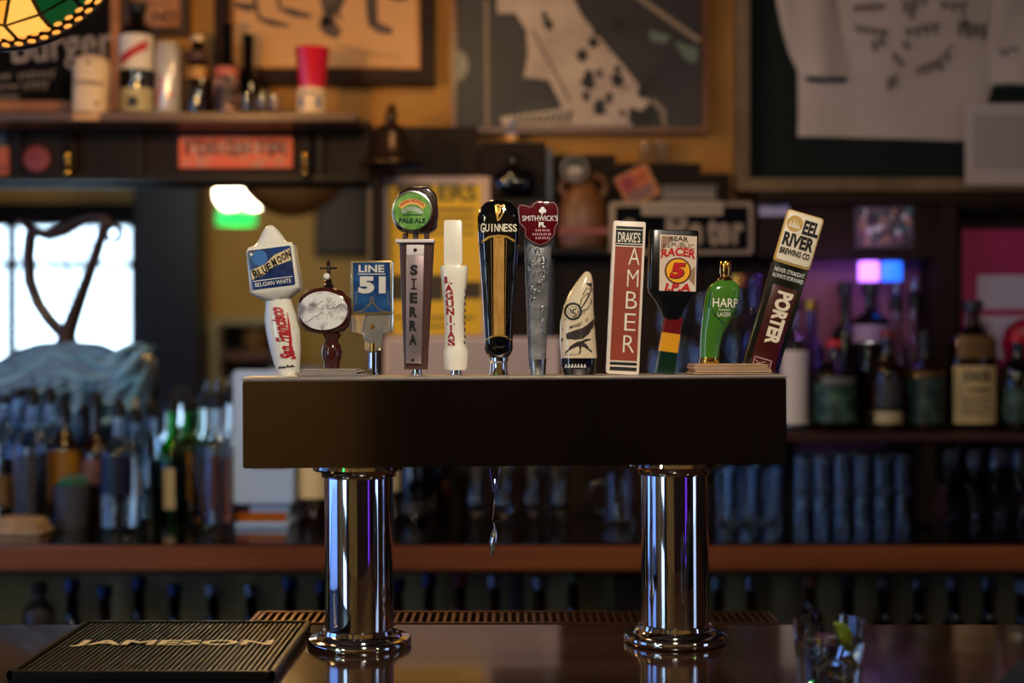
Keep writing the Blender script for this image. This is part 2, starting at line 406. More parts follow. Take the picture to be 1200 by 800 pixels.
# mirror behind the left bottles
a, c = P(-90, 210, 3.56), P(436, 640, 3.56)
fr = WF((a.x + c.x) / 2, 3.56, CT)
t = thing('bar_mirror', fr, 'large bar mirror behind the left bottles, reflecting window and lamp', 'mirror')
B(fr).box(a.x, c.x, 3.56, 3.57, CT + .001, a.z + .004).out('mirror_glass', M('mirror silver', (228, 226, 220), .015, 1), t, smooth=0)
B(fr).box(c.x - .010, c.x, 3.545, 3.559, CT + .002, a.z).out('bevel_edge', M('edge wood', (110, 92, 70), .3), t, smooth=0)

# harp ornament on a blue wave standing against the mirror
fr = PF(70, 601, 3.540); t = thing('harp_sculpture', fr, 'dark carved harp rising from a swirling blue wave base before the mirror', 'sculpture')
hw_ = M('harp wood', (44, 28, 28), .3, c2=(60, 40, 38), scale=20)
A = fr.A
B(fr).tube([(*p, 0) for p in A([(33, 272), (30, 300), (32, 330), (42, 356), (56, 376), (70, 390), (80, 402)])], [4.5, 4.5, 5, 5, 5.5, 6, 7]).out('pillar', hw_, t, smooth=60)
B(fr).tube([(*p, 0) for p in A([(22, 258), (36, 270), (52, 275), (70, 270), (88, 260), (106, 254), (122, 255), (130, 263)])], [2, 5, 6, 6, 5, 4.5, 5, 3]).out('neck', hw_, t, smooth=60)
B(fr).tube([(*p, 0) for p in A([(122, 258), (112, 290), (100, 325), (88, 358), (78, 385), (74, 402)])], [3, 4, 4.5, 5.5, 7, 9]).out('soundboard', hw_, t, smooth=60)
B(fr).tube([(*p, 0) for p in ell(*fr.a(130, 273), 9, 9, 16)], 2, close=True).out('scroll', hw_, t, smooth=60)
for i in range(11):
    q = i / 10; x0, y0 = 46 + 64 * q, 274 - 18 * q; x1 = 62 + 48 * q; y1 = 383 - (x1 - 78) * 2.6 if x1 > 78 else 372
    B(fr).tube([(*p, 0) for p in A([(x0, y0), (min(x0 + 12 + 20 * (1 - q), 118 - 0.3 * (y1 - 258)), min(y1, y0 + 96 - 60 * q))])], .55, 5).out('string', hw_, t)
wave = M('blue wave glaze', (6, 28, 46), .3, c2=(40, 100, 136), scale=16, stretch=(1, 1, 2.5), thr=(.5, .75), coat=.2)
b = B(fr)
pts = A([(-60, 440), (-30, 428), (0, 424), (20, 410), (44, 402), (66, 400), (88, 400), (112, 402), (135, 412), (150, 420), (165, 412), (178, 424), (182, 450), (176, 480), (172, 600.5), (-60, 600.5)])
b.prism(pts, -2, 6, 2, 2); b.out('wave_base', wave, t, fix=True)
b = B(fr)
for x, y, L_, dy, ph, r_ in ((-20, 452, 70, -34, 0, 3.5), (5, 440, 60, -26, .5, 2.5), (20, 420, 50, -12, 2.6, 3), (-10, 470, 90, -20, .8, 4), (30, 462, 80, -10, 1, 3), (60, 410, 60, 4, 0, 3), (70, 430, 70, 10, .4, 4.5), (95, 412, 50, 14, .2, 4), (115, 425, 50, -14, 2, 5.5), (130, 440, 45, -26, 1.5, 6.5), (120, 465, 52, -16, 2.4, 5), (60, 480, 80, 0, 2, 4), (10, 492, 80, -6, .2, 3.5), (100, 490, 66, -12, .8, 4.5), (40, 446, 50, -4, 2.2, 2.2), (140, 478, 34, -40, 1, 5)):
    b.tube([(*fr.a(x + s * L_, y + dy * s + 9 * math.sin(s * 3.2 + ph)), 6 + .5 * math.sin(ph * 9)) for s in [i / 9 for i in range(10)]], [r_ * q for q in (.15, .5, .8, 1, 1, .9, .75, .6, .4, .12)], 6)
b.out('wave_crest', M('pale wave glaze', (84, 148, 186), .2, c2=(160, 206, 228), scale=10), t, smooth=60, kind='stuff')

# ================================================================ the front bar
BT = CZ - .392
fr = WF(0, 1.975, 0)
t = thing('bar_counter', fr, 'polished dark wood bar top carrying the beer tower', 'counter')
B(fr).box(-2.2, 2.2, 1.22, 1.975, BT - .045, BT, .006).out('bar_top', wood_bar, t)
B(fr).box(-2.2, 2.2, 1.30, 1.36, .0, BT - .045).out('front_panel', wood_dark, t)
B(fr).box(-2.2, 2.2, 1.88, 1.93, .0, BT - .045).out('service_panel', wood_dark, t)
B(fr).box(-2.2, 2.2, 1.93, 2.10, BT - .12, BT - .045, .003).out('service_ledge', wood_black, t)
# drip tray behind the tower
copper = M('coppery steel', (150, 112, 80), .3, 1)
x0, x1 = (296 - 600) / F * 2.02, (908 - 600) / F * 2.02
fr = WF((x0 + x1) / 2, 2.02, BT - .0445); t = thing('drip_tray', fr, 'long slotted drip tray behind the beer tower', 'tray')
B(fr).box(x0, x1, 1.98, 2.066, BT - .0444, BT - .014).out('basin', black_mat, t)
B(fr).box(x0, x1, 1.978, 1.985, BT - .04, BT + .001, .001).box(x0, x1, 2.058, 2.066, BT - .04, BT + .001, .001).box(x0, x0 + .006, 1.985, 2.058, BT - .04, BT + .001).box(x1 - .006, x1, 1.985, 2.058, BT - .04, BT + .001).out('rim', copper, t)
me = None
nsl = 64
for i in range(nsl):
    x = x0 + .01 + (x1 - x0 - .02) * i / (nsl - 1)
    if me is None:
        q = WF(0, 0, 0); bb = B(q).box(-.0022, .0022, 1.985 - 2.02, 2.058 - 2.02, .033, .0445); so = bb.out('slat', copper, t, smooth=0); me = so.data
    else:
        so = bpy.data.objects.new('slat', me); COL.objects.link(so); so.parent = t
    so.location = (x - fr.base.x, 0, 0)

# rubber bar mat
rubber = M('black rubber', (13, 11, 9), .4, spec=.3)
c4 = [(105, 728, 1.99), (370, 728, 1.99)]
xl0, xr0 = (104 - 600) / F * 1.93, (371 - 600) / F * 1.93
fr = WF((xl0 + xr0) / 2, 1.78, BT)
t = thing('bar_mat', fr, 'ribbed black rubber bar mat with cream lettering left of the tower', 'mat')
XL, XR, Y0, Y1 = -.580, -.272, 1.63, 1.93
B(fr).box(XL, XR, Y0, Y1, BT + .0005, BT + .006, .002).out('base', rubber, t)
b = B(fr)
for x in (XL, XR - .008): b.box(x, x + .008, Y0, Y1, BT + .004, BT + .014, .0015)
for y in (Y0, Y1 - .008): b.box(XL, XR, y, y + .008, BT + .004, BT + .014, .0015)
b.out('border', rubber, t)
b = B(fr)
for i in range(44):
    x = XL + .014 + i * (XR - XL - .028) / 43
    b.box(x - .0018, x + .0018, Y0 + .01, Y1 - .01, BT + .005, BT + .012)
b.out('rib', rubber, t, smooth=0, kind='stuff')
fl = Fr(fr.base); fl.L = lambda u, v, w=0: Vector((u, v, w))
b = B(fl); b.text('JAMESON', -.006, 0.006, .25, .038, .0135, bold=.03)
b.out('lettering', M('cream rubber', (216, 196, 150), .45), t, smooth=0)

# ================================================================ beer tower
import math as _m
RX = (605 - 600) / F * 1.85
troot = bpy.data.objects.new('beer_tower', None); COL.objects.link(troot)
troot.location = (RX, 1.85, BT + .0006); troot.rotation_euler = (0, math.radians(-.27), math.radians(2.8))
tag(troot, 'polished steel two-column beer tap tower standing on the bar', 'beer tower')
lf = Fr((0, 0, 0)); lf.base = Vector((0, 0, 0))
def tb(): return B(lf)
tb().box(-.345, .345, -.049, .05, .2335, .343, .0015).out('beam', steel_face, troot)
tb().box(-.3465, .3465, -.0515, .052, .343, .3478, .0016).out('top_plate', M('worn steel', (215, 205, 195), .42, 1), troot)
for x, lab in ((-.203, 0), (.208, 0)):
    tb().lathe([(.0443, .012), (.0443, .226)], x, 0, 0, seg=64).out('column', chrome, troot, smooth=60)
    tb().lathe([(0, 0), (.0655, 0), (.067, .002), (.067, .0075), (.0645, .0105), (.055, .0115), (.0525, .016), (.049, .0175), (.0475, .0225), (.0443, .0235)], x, 0, 0, seg=64).out('base_flange', chrome, troot, smooth=40)
    tb().lathe([(.0443, .217), (.0475, .218), (.048, .223), (.0505, .2255), (.058, .2265), (.0595, .229), (.0585, .2334), (0, .2334)], x, 0, 0, seg=64).out('collar', chrome, troot, smooth=40)
# key chain hanging under the beam
fr = PF(577, 549, 1.835); t = thing('bead_chain', fr, 'thin bead chain with a small silver spoon lure hanging under the tower', 'chain')
b = B(fr)
pc = A_ = None
for k in range(14):
    q = k / 13
    b.ball(*fr.a(574 + 4 * q, 549 + 26 * q), 0, .8, 5); b.ball(*fr.a(586 - 4 * q, 549 + 24 * q), 2, .8, 5)
b.out('beads', chrome, t, kind='stuff')
B(fr).tube([(*fr.a(*p), 0) for p in ((580, 561), (580, 575), (579, 590), (578, 604))], .7, 6).out('wire', chrome, t)
B(fr).tube([(*fr.a(*p), 0) for p in ((578, 604), (577.2, 609), (578, 613), (581, 611), (585, 610)) ], .6, 6).out('hook', chrome, t)
B(fr).tube([(*fr.a(*p), 0) for p in ((578.5, 612), (580, 618), (579.5, 626), (578, 636), (577, 646), (576, 654))], [.4, .8, 4.0, 5.0, 3.0, .3], 10).out('spoon', chrome, t, smooth=60)
# ================================================================ tap handles (left to right)
def HF(px, lean=0, up=0, dd=0):
    d = 1.85 + (px - 605) / 640 * .0345 + dd
    zt = BT + .3488 + math.tan(math.radians(.27)) * (px - 605) / F * d
    py = CY + (CZ - zt) / d * F - up
    return Fr(P(px, py, d), d / F, lean, px, py)
TAPS = 'tap handles on the beer tower'
def ferrule(fr, t, r=5.5, h=8, cu=0):
    B(fr).lathe([(r + 1.5, 0), (r + 1.5, 2), (r, 2.6), (r, h)], cu, 0, 0, seg=24).out('ferrule', chrome, t)

# 1 white ceramic handle, blue label, leaning left
fr = HF(338.5, -7.3); t = thing('tap_handle', fr, 'white ceramic tap handle with a square blue label, leaning left, first from left', 'tap handle', TAPS)
b = B(fr).loft([(0, 0, 13, 11, 2), (8, 0, 14, 12, 2), (30, 0, 18, 15, 2), (52, 0, 20, 16, 2), (70, -1, 19, 15, 2), (82, -1, 16, 13, 2), (92, -1, 15, 12, 2)], 40)
s1 = b.surf(.4); b.out('grip', ceramic, t, fix=True, smooth=60)
B(fr).loft([(90, -1, 15, 12, 2.5), (94, -1, 21, 15, 3.5), (99, -1, 28, 18, 6), (102, -1, 29.5, 19, 8), (150, -1, 28, 18, 8), (154, -1, 26, 16, 6), (156, -1, 19, 13, 3), (164, 0, 14, 10, 2.2), (172, 0, 9, 7, 2), (177, 0, 4, 4, 2), (178, 0, 1, 1, 2)], 48).out('head', ceramic, t, fix=True, smooth=50)
B(fr).prism(rrect(-26, 104, 24, 150, 2), 17, 19.6, .5).out('label', M('blue label', (16, 26, 62), .25, c2=(32, 60, 116), scale=30, coat=.6), t)
B(fr).face(ell(-13, 140, 9, 9), 19.9).out('moon', M('moon print', (60, 112, 170), .4), t)
B(fr).face([(-25, 116), (-12, 119), (2, 128), (23, 133), (23, 147), (4, 141), (-8, 132), (-25, 127)], 20.0).out('ribbon', M('ribbon print', (214, 190, 140), .4), t)
b = B(fr)
for i, (ch, u, v, h) in enumerate((('B', -20, 121.5, 12), ('L', -14.5, 123.5, 9), ('U', -9, 126, 9), ('E', -3.5, 128.5, 9), ('M', 3, 132.5, 10), ('O', 9.5, 135.5, 8.5), ('O', 15, 138, 8.5), ('N', 20.5, 140, 9.5))):
    b.text(ch, u, v, 5.2, h, 20.4, rot=18, bold=.04)
b.out('lettering', ink, t, smooth=0)
b = B(fr).text('BELGIAN WHITE', -1, 109.5, 42, 4.8, 20.2, bold=.0); b.stroke([(-24, 114), (22, 114)], .8, 20.2).out('small_lettering', white, t, smooth=0)
b = B(fr)
b.text('San Francisco', .5, 51, 62, 17, lambda u, v: s1(u, v) + .5, rot=97, bold=.04, slant=.4)
b.stroke([(8, 28), (9.5, 42), (10, 60), (9.5, 74)], [3.4, 3, 2.4, .6], lambda u, v: s1(u, v) + .5)
b.out('script_lettering', red_print, t, smooth=0)
b = B(fr)
for u, q in ((-7, 2.2), (-3, 1.4), (2, 2.6), (7, 1.6)): b.stroke([(u - 2, 10), (u, 10 + q), (u + 2, 10)], 2, lambda u, v: s1(u, v) + .3)
b.out('base_mark', ink, t, smooth=0)

# 2 oval lantern handle
fr = HF(389, 0, 9); t = thing('tap_handle', fr, 'short brown tap handle with a worn white oval face, second from left', 'tap handle', TAPS)
brn = M('brown glaze', (62, 24, 18), .14, coat=.5)
B(fr).lathe([(0, 0), (9, 0), (9, 6), (11, 12), (12, 20), (10, 27), (7, 32), (9, 36), (11, 39), (8, 42), (0, 44)], seg=32).out('stem', brn, t)
B(fr).loft([(40, -8, 8, 8, 3), (43, -8, 22, 10, 3), (50, -8, 29, 12, 4), (66, -8, 31.5, 13, 5), (82, -8, 29.5, 12, 4), (91, -8, 20, 10, 3), (94, -8, 8, 8, 3)], 48).out('lantern_head', brn, t, fix=True, smooth=60)
B(fr).prism(ell(-8.5, 67, 28.5, 22.5, 40), 11, 14.2, 1).out('oval_face', M('worn enamel', (128, 120, 120), .35, c2=(226, 222, 214), scale=60, thr=(.36, .52), detail=8), t)
b = B(fr)
for i in range(9):
    a, r = random.uniform(0, 6.28), random.uniform(.35, .95); u, v = -8.5 + 26 * r * math.cos(a), 67 + 19 * r * math.sin(a)
    if u < -14 and v > 62: continue
    b.stroke(scrib(u - 6, v - 2, u + 5, v + 3, 1, 1.2, i), .7, 14.5)
b.out('scratches', M('grey scuff', (92, 88, 92), .5), t, smooth=0)
B(fr).lathe([(0, 93), (5, 93.5), (6, 97), (3.5, 99), (4.5, 102), (2.2, 104), (2.4, 118), (1.6, 120), (2.6, 122), (1, 126), (0, 127)], -4, 0, 0, seg=20).out('finial', M('dark bronze', (44, 30, 26), .3, .6), t)
B(fr).tube([(-14, 117, 0), (6, 117, 0)], 1, 8).out('cross_bar', M('dark bronze'), t)
B(fr).ball(-6, 107, 2, 4.2, 10).out('white_bead', ceramic, t)

# 3 blue number plate on clear acrylic
fr = HF(436.5, 0); t = thing('tap_handle', fr, 'clear acrylic tap handle carrying a blue plate with a number, third from left', 'tap handle', TAPS)
B(fr).lathe([(7, 0), (7, 3), (6, 4), (6, 27), (5, 28)], .8, 0, 0, seg=24).out('ferrule', chrome, t)
B(fr).lathe([(4, 27), (4, 38), (0, 38)], .8, 0, 0).out('bolt_sleeve', brass, t)
B(fr).prism(fr.A([(411, 306), (461, 306), (461, 388), (447, 391), (447, 411), (427, 411), (427, 391), (411, 389)])[::-1], -3, 3, 1).out('acrylic', M('acrylic', (225, 225, 220), .08, trans=.85), t)
B(fr).prism(fr.A([(412, 306), (459.5, 305.5), (460.5, 367.5), (413, 368.5)])[::-1], 3.1, 5.5, .5).out('plate_border', M('dull gold', (150, 130, 78), .35, .5), t)
B(fr).face(fr.A([(414, 308), (457.5, 307.5), (458.5, 365.5), (415, 366.5)])[::-1], 5.8).out('plate', blue_print, t)
grey_w = M('silver print', (205, 200, 186), .35)
b = B(fr).text('LINE', *fr.a(435.8, 315), 30, 8.5, 6.1, bold=.03).text('51', *fr.a(436.5, 334), 32, 20, 6.1, bold=.06)
b.stroke(fr.A([(420, 321.3), (452, 321.3)]), 1, 6.1); b.out('lettering', grey_w, t, smooth=0)
b = B(fr)
b.stroke(fr.A([(416, 366), (426, 364), (434, 357), (436, 348)]), 1.2, 6.1).stroke(fr.A([(457, 366), (447, 364), (439, 357), (437.5, 348)]), 1.2, 6.1)
b.stroke([(-.4 + x, fr.py - 360 + y) for x, y in ell(0, 0, 5, 5, 14, 0, 180)], 1, 6.1).stroke(fr.A([(418, 341), (418, 352), (416, 358)]), .8, 6.1).stroke(fr.A([(455, 341), (455, 352), (457, 358)]), .8, 6.1)
b.out('bridge_emblem', M('dull gold'), t, smooth=0)
B(fr).ball(*fr.a(437, 383), 3, 2.6, 8).out('screw', brass, t)

# 4 tall wooden handle with round green medallion
fr = HF(488.5, 0); t = thing('tap_handle', fr, 'tall brown wooden tap handle with a round green medallion on top', 'tap handle', TAPS)
wd = M('brown stained wood', (58, 37, 32), .35, c2=(82, 54, 46), scale=16, stretch=(1, 1, .15))
ferrule(fr, t, 5.5, 9)
B(fr).loft([(7, -1, 13.5, 9, 8), (9, -1, 13.5, 9, 8), (153, 0, 20, 11, 8), (155, 0, 20, 11, 8)], 48).out('body', wd, t, fix=True, smooth=30)
B(fr).prism([(-12, 14), (6, 14), (9.5, 152), (-11.5, 152)], 9, 12.4, .4).out('front_strip', M('satin lilac metal', (158, 140, 142), .35, .6), t)
B(fr).prism(rect(-11, 140, 9, 152), 12, 13, .3).out('top_tab', M('pale plate', (214, 204, 200), .35), t)
B(fr).ball(-1, 146, 13, 2.2, 8).out('screw', ink, t); B(fr).ball(-4, 18, 12, 2, 8).out('screw', ink, t)
b = B(fr)
for i, ch in enumerate('SIERRA'):
    v = fr.py - (317 + i * 16.2); b.text(ch, -2.5 - .25 * i, v, 9 if ch != 'I' else 2, 12.5, 12.9, bold=.06)
    if ch == 'I': b.stroke([(-6, v + 5.5), (.8, v + 5.5)], 1.4, 12.9).stroke([(-6, v - 5.5), (.8, v - 5.5)], 1.4, 12.9)
b.out('lettering', ink, t, smooth=0)
B(fr).prism(rect(-24, 154.5, 21, 158.5), -8, 15, .6).out('cross_bar', M('pale plate'), t)
for u in (-13, -1, 12): B(fr).lathe([(3.2, 158), (3.2, 166)], u, 0, 4, seg=14).out('peg', wd, t)
b = B(fr); hx = [(-27, 180), (-22, 170), (-8, 166), (14, 166), (23, 172), (25, 190), (23, 212), (14, 220), (-8, 220), (-20, 214), (-27, 200)]
b.prism(hx, -14, 10, 3, 3).out('medallion_block', M('dark brown lacquer', (44, 24, 22), .2, coat=.4), t, fix=True)
mc = fr.a(484, 248.4)
b = B(fr)
pr = [(23, 9), (24, 12), (23.6, 14), (21.8, 14.4), (21.2, 13)]
for (r0, w0), (r1, w1) in zip(pr, pr[1:]):
    a_, c_ = ell(*mc, r0, r0, 48), ell(*mc, r1, r1, 48)
    for i in range(48):
        j = (i + 1) % 48; b.face([(*a_[i], w0), (*a_[j], w0), (*c_[j], w1), (*c_[i], w1)])
b.out('rim', M('satin steel', (170, 172, 170), .25, 1), t, smooth=60)
B(fr).face(ell(*mc, 21.6, 21.6, 48), 13).out('medallion', M('green medallion', (74, 128, 48), .25, c2=(128, 176, 92), scale=60, coat=.6), t)
b = B(fr)
up = [(mc[0] + 17.5 * math.cos(a), mc[1] - 5 + 16 * math.sin(a)) for a in [math.radians(35 + 110 * i / 12) for i in range(13)]]
b.stroke(up, 6.5, 13.3).out('banner', M('orange banner', (222, 168, 84), .4), t, smooth=0)
b = B(fr).text('SIERRA NEVADA', mc[0], mc[1] + 6.3, 28, 3.6, 13.6, bold=.03, arc=6)
b.out('banner_lettering', red_print, t, smooth=0)
b = B(fr)
for k, (u, v, r) in enumerate(((-9, 2, 4), (-4, 4, 4), (1, 5, 5), (6, 3, 4), (10, 1, 3))): b.face(ell(mc[0] + u, mc[1] + v - 2, r, r * .7, 10), 13.2 + k * .05)
b.out('landscape_print', M('grey green print', (120, 140, 104), .4, c2=(190, 200, 180), scale=60), t, smooth=0)
b = B(fr).text('PALE ALE', mc[0], mc[1] - 11, 31, 6, 13.6, bold=.04).stroke([(mc[0] - 11, mc[1] - 4.5), (mc[0] + 11, mc[1] - 4.5)], 1.2, 13.4)
b.out('lettering', M('deep green print', (18, 56, 26), .4), t, smooth=0)

# 5 white hourglass handle with slab top
fr = HF(533.5, 0); t = thing('tap_handle', fr, 'white hourglass tap handle with red stacked letters and a flat slab top', 'tap handle', TAPS)
ferrule(fr, t, 6.5, 8, .5)
b = B(fr).loft([(6, 1, 12.5, 11, 2.2), (8, 1, 14, 12, 2.2), (29, 1, 14.5, 12.5, 2.2), (31, 1, 13, 11.5, 2.2), (45, 0, 11.7, 10.5, 2.2), (64, -1, 11.2, 10, 2.2), (85, -1, 12.3, 10.5, 2.4), (112, -1, 15, 12, 3), (126, -1.2, 16.4, 13, 3), (128, -1.2, 15.5, 12, 3)], 40)
s5 = b.surf(.5); b.out('body', M('bone paint', (232, 224, 204), .3, coat=.3), t, fix=True, smooth=40)
B(fr).prism(rrect(-13, 128, 8.5, 181, 3), -4, 8, 1.5).out('slab_top', M('bone paint'), t, fix=True)
b = B(fr)
for i, ch in enumerate('LAGUNITAS'):
    b.text(ch, -7.2 + .45 * i - (.03 * (i - 4) ** 2), fr.py - (329 + i * 9), 9.2 if ch != 'I' else 2.8, 8.6, s5, bold=.045, slant=-.1, rot=-4)
b.out('lettering', M('deep red print', (150, 22, 34), .4), t, smooth=0)
b = B(fr)
for i in range(9): b.stroke([(11.5 - .1 * i, 100 - i * 7.5), (12.3 - .1 * i, 96 - i * 7.5)], 1.4, s5)
b.out('side_lettering', M('dark print', (70, 40, 40), .4), t, smooth=0)

# 6 black handle with gold column
fr = HF(584.5, 0); t = thing('tap_handle', fr, 'tall glossy black tap handle with a gold centre column and gold harp', 'tap handle', TAPS)
B(fr).lathe([(11, 0), (10, 6), (9.5, 14), (11, 16), (11, 20), (9, 22), (9, 30)], 0, 0, 0, seg=28).out('ferrule', chrome, t)
b = B(fr).loft([(19, 0, 10, 9, 2.2), (24, 0, 14, 11, 2.6), (30, 0, 16.5, 12, 3), (42, 0, 16.3, 12, 3.4), (100, 0, 19.5, 13, 3.6), (160, 0, 24, 15, 3.6), (184, 0, 25, 15, 3.2), (194, 0, 22.5, 14, 2.8), (201, 0, 17, 11, 2.4), (204, 0, 10, 8, 2), (205, 0, 3, 3, 2)], 56)
s6 = b.surf(.3); b.out('body', M('black lacquer', (7, 9, 13), .07, coat=.6), t, fix=True, smooth=60)
B(fr).grid(-6, 46, 6.5, 160, lambda u, v: s6(u, v) + 1.0, 4, 24).out('gold_column', M('gold column', (196, 140, 62), .35, .5, c2=(222, 172, 92), scale=70, stretch=(3, 1, .5), bump=.4), t)
b = B(fr)
b.stroke([(-23.5, 150), (-18, 156), (-10, 160.5), (0, 162), (10, 160.5), (18, 156), (23.5, 150)], 2.4, lambda u, v: s6(u, v) + .7)
b.stroke([(-15, 41), (-8, 45), (0, 46), (8, 45), (15, 41)], 1.8, lambda u, v: s6(u, v) + .7)
for s_ in (-1, 1): b.stroke([(s_ * 7.6, 46), (s_ * 8, 100), (s_ * 9, 158)], .5, lambda u, v: s6(u, v) + .5)
b.out('gold_trim', gold, t, smooth=0)
b = B(fr)
for i, ch in enumerate('GUINNESS'):
    u = -18.5 + i * 5.35; b.text(ch, u, fr.py - 268 + .012 * u * u * 0, 4.9 if ch != 'I' else 1.4, 9 if i else 11, lambda u, v: s6(u, v) + .5, bold=.02)
b.out('lettering', M('pale gold print', (226, 214, 184), .35), t, smooth=0)
hb = fr.a(585, 250); b = B(fr); wf = lambda u, v: s6(u, v) + .5
b.stroke([(hb[0] - 4, hb[1] + 8), (hb[0] - 3, hb[1]), (hb[0] - 1, hb[1] - 10)], 2.2, wf)
b.stroke([(hb[0] - 5, hb[1] + 8), (hb[0] - 1, hb[1] + 9), (hb[0] + 2, hb[1] + 7), (hb[0] + 6, hb[1] + 9)], 2, wf)
b.stroke([(hb[0] + 6, hb[1] + 8), (hb[0] + 5, hb[1]), (hb[0], hb[1] - 9)], 1.5, wf)
for k in range(3): b.stroke([(hb[0] - 2 + 2 * k, hb[1] + 7), (hb[0] - 1.4 + 1.2 * k, hb[1] - 5 + k * 2)], .5, wf)
b.out('harp_emblem', gold, t, smooth=0)
b = B(fr)
for s_ in (-1, 1):
    for k in range(3): b.stroke([(s_ * (10 + 2.5 * k), 60 + 6 * k), (s_ * (12 + 2.6 * k), 95 + 4 * k), (s_ * (11 + 2.6 * k), 128 + 3 * k)], .5, lambda u, v: s6(u, v) + .2)
b.out('side_engraving', M('dark gold print', (52, 44, 34), .3), t, smooth=0)
b = B(fr).stroke([(-7, 31), (-2, 33), (3, 32), (7, 34)], 2, lambda u, v: s6(u, v) + .4); b.out('date_print', M('dark gold print'), t, smooth=0)

# 7 pewter handle with crimson badge
fr = HF(630, 0); t = thing('tap_handle', fr, 'embossed pewter tap handle with a crimson shield badge on top', 'tap handle', TAPS)
b = B(fr).loft([(18, -.5, 10.5, 10, 2.4), (60, -.5, 12, 11, 2.4), (110, 0, 14.3, 12, 2.4), (158, .5, 16.5, 13, 2.4), (170, .5, 14, 10, 2.4)], 40); b.out('grip', pewter, t, fix=True, smooth=60)
s7 = b.surf(.3)
b = B(fr)
rr = random.Random(3)
for k in range(26):
    v = 75 + rr.random() * 80; u = rr.uniform(-9, 8); b.tube([(u + 3 * math.cos(s), v + 4 * math.sin(s * 1.3), s7(u + 3 * math.cos(s), v) - .1) for s in [j * .7 for j in range(6)]], .7, 5)
b.tube([(6, 66, s7(6, 66)), (3, 54, s7(3, 54)), (8, 46, s7(8, 46))], .7, 5)
b.out('vine_relief', M('pewter light', (178, 178, 178), .3, 1), t, smooth=60, kind='stuff')
B(fr).loft([(0, 0, 9.5, 9, 2.2), (16, -.3, 10.5, 9.5, 2.2), (18.5, -.3, 10.8, 9.8, 2.2)], 32).out('collar', M('satin steel'), t, fix=True)
bd = [(20, 85), (24, 74), (40, 70), (55, 74), (66, 80), (80, 76), (92, 62), (105, 56), (120, 55), (132, 62), (142, 68), (152, 60), (170, 58), (184, 70), (190, 90), (190, 148), (176, 170), (175, 198), (162, 214), (150, 228), (132, 236), (115, 243), (96, 236), (80, 230), (62, 216), (50, 204), (50, 172), (40, 160), (26, 150)]
pts = fr.A([(600 + x * .2875, 220 + y * .2875) for x, y in bd])[::-1]
B(fr).prism(pts, 8, 16, 1.6, 3).out('badge', M('crimson lacquer', (86, 8, 22), .14, coat=.6), t, fix=True, smooth=50)
cpt = fr.a(631, 263)
b = B(fr); q = [(cpt[0] + (u - cpt[0]) * .93, cpt[1] + (v - cpt[1]) * .93) for u, v in pts]
b.stroke(q + [q[0]], .7, 16.3).out('badge_trim', M('pewter light'), t, smooth=0)
b = B(fr).text("SMITHWICK'S", *fr.a(632.5, 257), 41, 6.4, 16.4, bold=.0)
c_ = fr.a(635.5, 248.5)
for du, dv, r in ((-2, 0, 2.3), (2, 0, 2.3), (0, 2.6, 2.3), (0, -1, 1.6)): b.face(ell(c_[0] + du, c_[1] + dv, r, r, 12), 16.4 + .03 * du)
b.stroke([(c_[0], c_[1] - 1), (c_[0] - 1, c_[1] - 5)], 1.2, 16.45)
b.text('PL', *fr.a(635, 264.5), 8, 6, 16.4, bold=.05)
b.out('lettering', white, t, smooth=0)
b = B(fr)
for px_, py_, n_ in ((628, 271, 7), (624.5, 275.5, 9), (628, 280, 7)):
    for k in range(n_): b.stroke([(fr.a(px_, py_)[0] + 2.5 * k, fr.a(px_, py_)[1] - 1.3), (fr.a(px_, py_)[0] + 2.5 * k + .6 * (k % 2), fr.a(px_, py_)[1] + 1.3)], 1.1, 16.4)
b.out('small_lettering', M('pale pink print', (214, 160, 160), .4), t, smooth=0)

# 8 ivory tooth handle
fr = HF(678, 0); t = thing('tap_handle', fr, 'short ivory tusk shaped tap handle with ink drawing and black base', 'tap handle', TAPS)
ivory = M('ivory', (222, 206, 174), .25, c2=(200, 176, 136), scale=7, coat=.4)
secs = [(19, .5, 21.2, 15, 2.4), (40, -1, 21.2, 15, 2.4), (60, -1.5, 20.2, 14.5, 2.4), (80, 0, 17.5, 13, 2.3), (95, 3, 14.3, 11, 2.2), (106, 6.5, 10.5, 9, 2.2), (113, 8.7, 7.5, 7, 2), (118, 9.8, 4.6, 5, 2), (120.5, 10, 2, 2, 2)]
b = B(fr).loft(secs, 40); s8 = b.surf(.3); b.out('tooth', ivory, t, fix=True, smooth=70)
b = B(fr).loft([(0, 0, 19, 14, 2.4), (4, 0, 20.5, 15, 2.4), (19.2, .5, 21.3, 15.1, 2.4)], 40); s8b = b.surf(.5); b.out('base_band', M('black glaze', (12, 12, 16), .08, coat=.5), t, fix=True, smooth=60)
lc = fr.a(671, 365); b = B(fr)
for r, wd_ in ((9.2, 2.6), (5.8, .6)): b.stroke(ell(*lc, r, r, 28) + [(lc[0] + r, lc[1])], wd_, lambda u, v: s8(u, v) + .1)
b.text('NC', lc[0], lc[1], 7, 7, lambda u, v: s8(u, v) + .1, bold=.05)
b.out('round_logo', ink, t, smooth=0)
sep = M('sepia ink', (46, 34, 28), .5)
b = B(fr); wf = lambda u, v: s8(u, v) + .1
def band(ctr, wd_, n, sw):
    for k in range(n):
        q = (k + .5) / n - .5
        b.stroke([(u, v + q * wd_[i]) for i, (u, v) in enumerate(ctr)], sw, wf)
band([(-20, 40), (-13, 45), (-5, 46), (4, 48), (11, 53), (16, 59), (19.5, 66)], [3, 7, 11, 13, 12, 9, 4], 7, 1.5)
band([(-19, 52), (-10, 55), (0, 58), (10, 64), (18, 74)], [2, 3, 4, 5, 3], 3, .6)
band([(-17, 64), (-6, 67), (6, 73), (15, 83)], [2, 4, 6, 3], 3, .5)
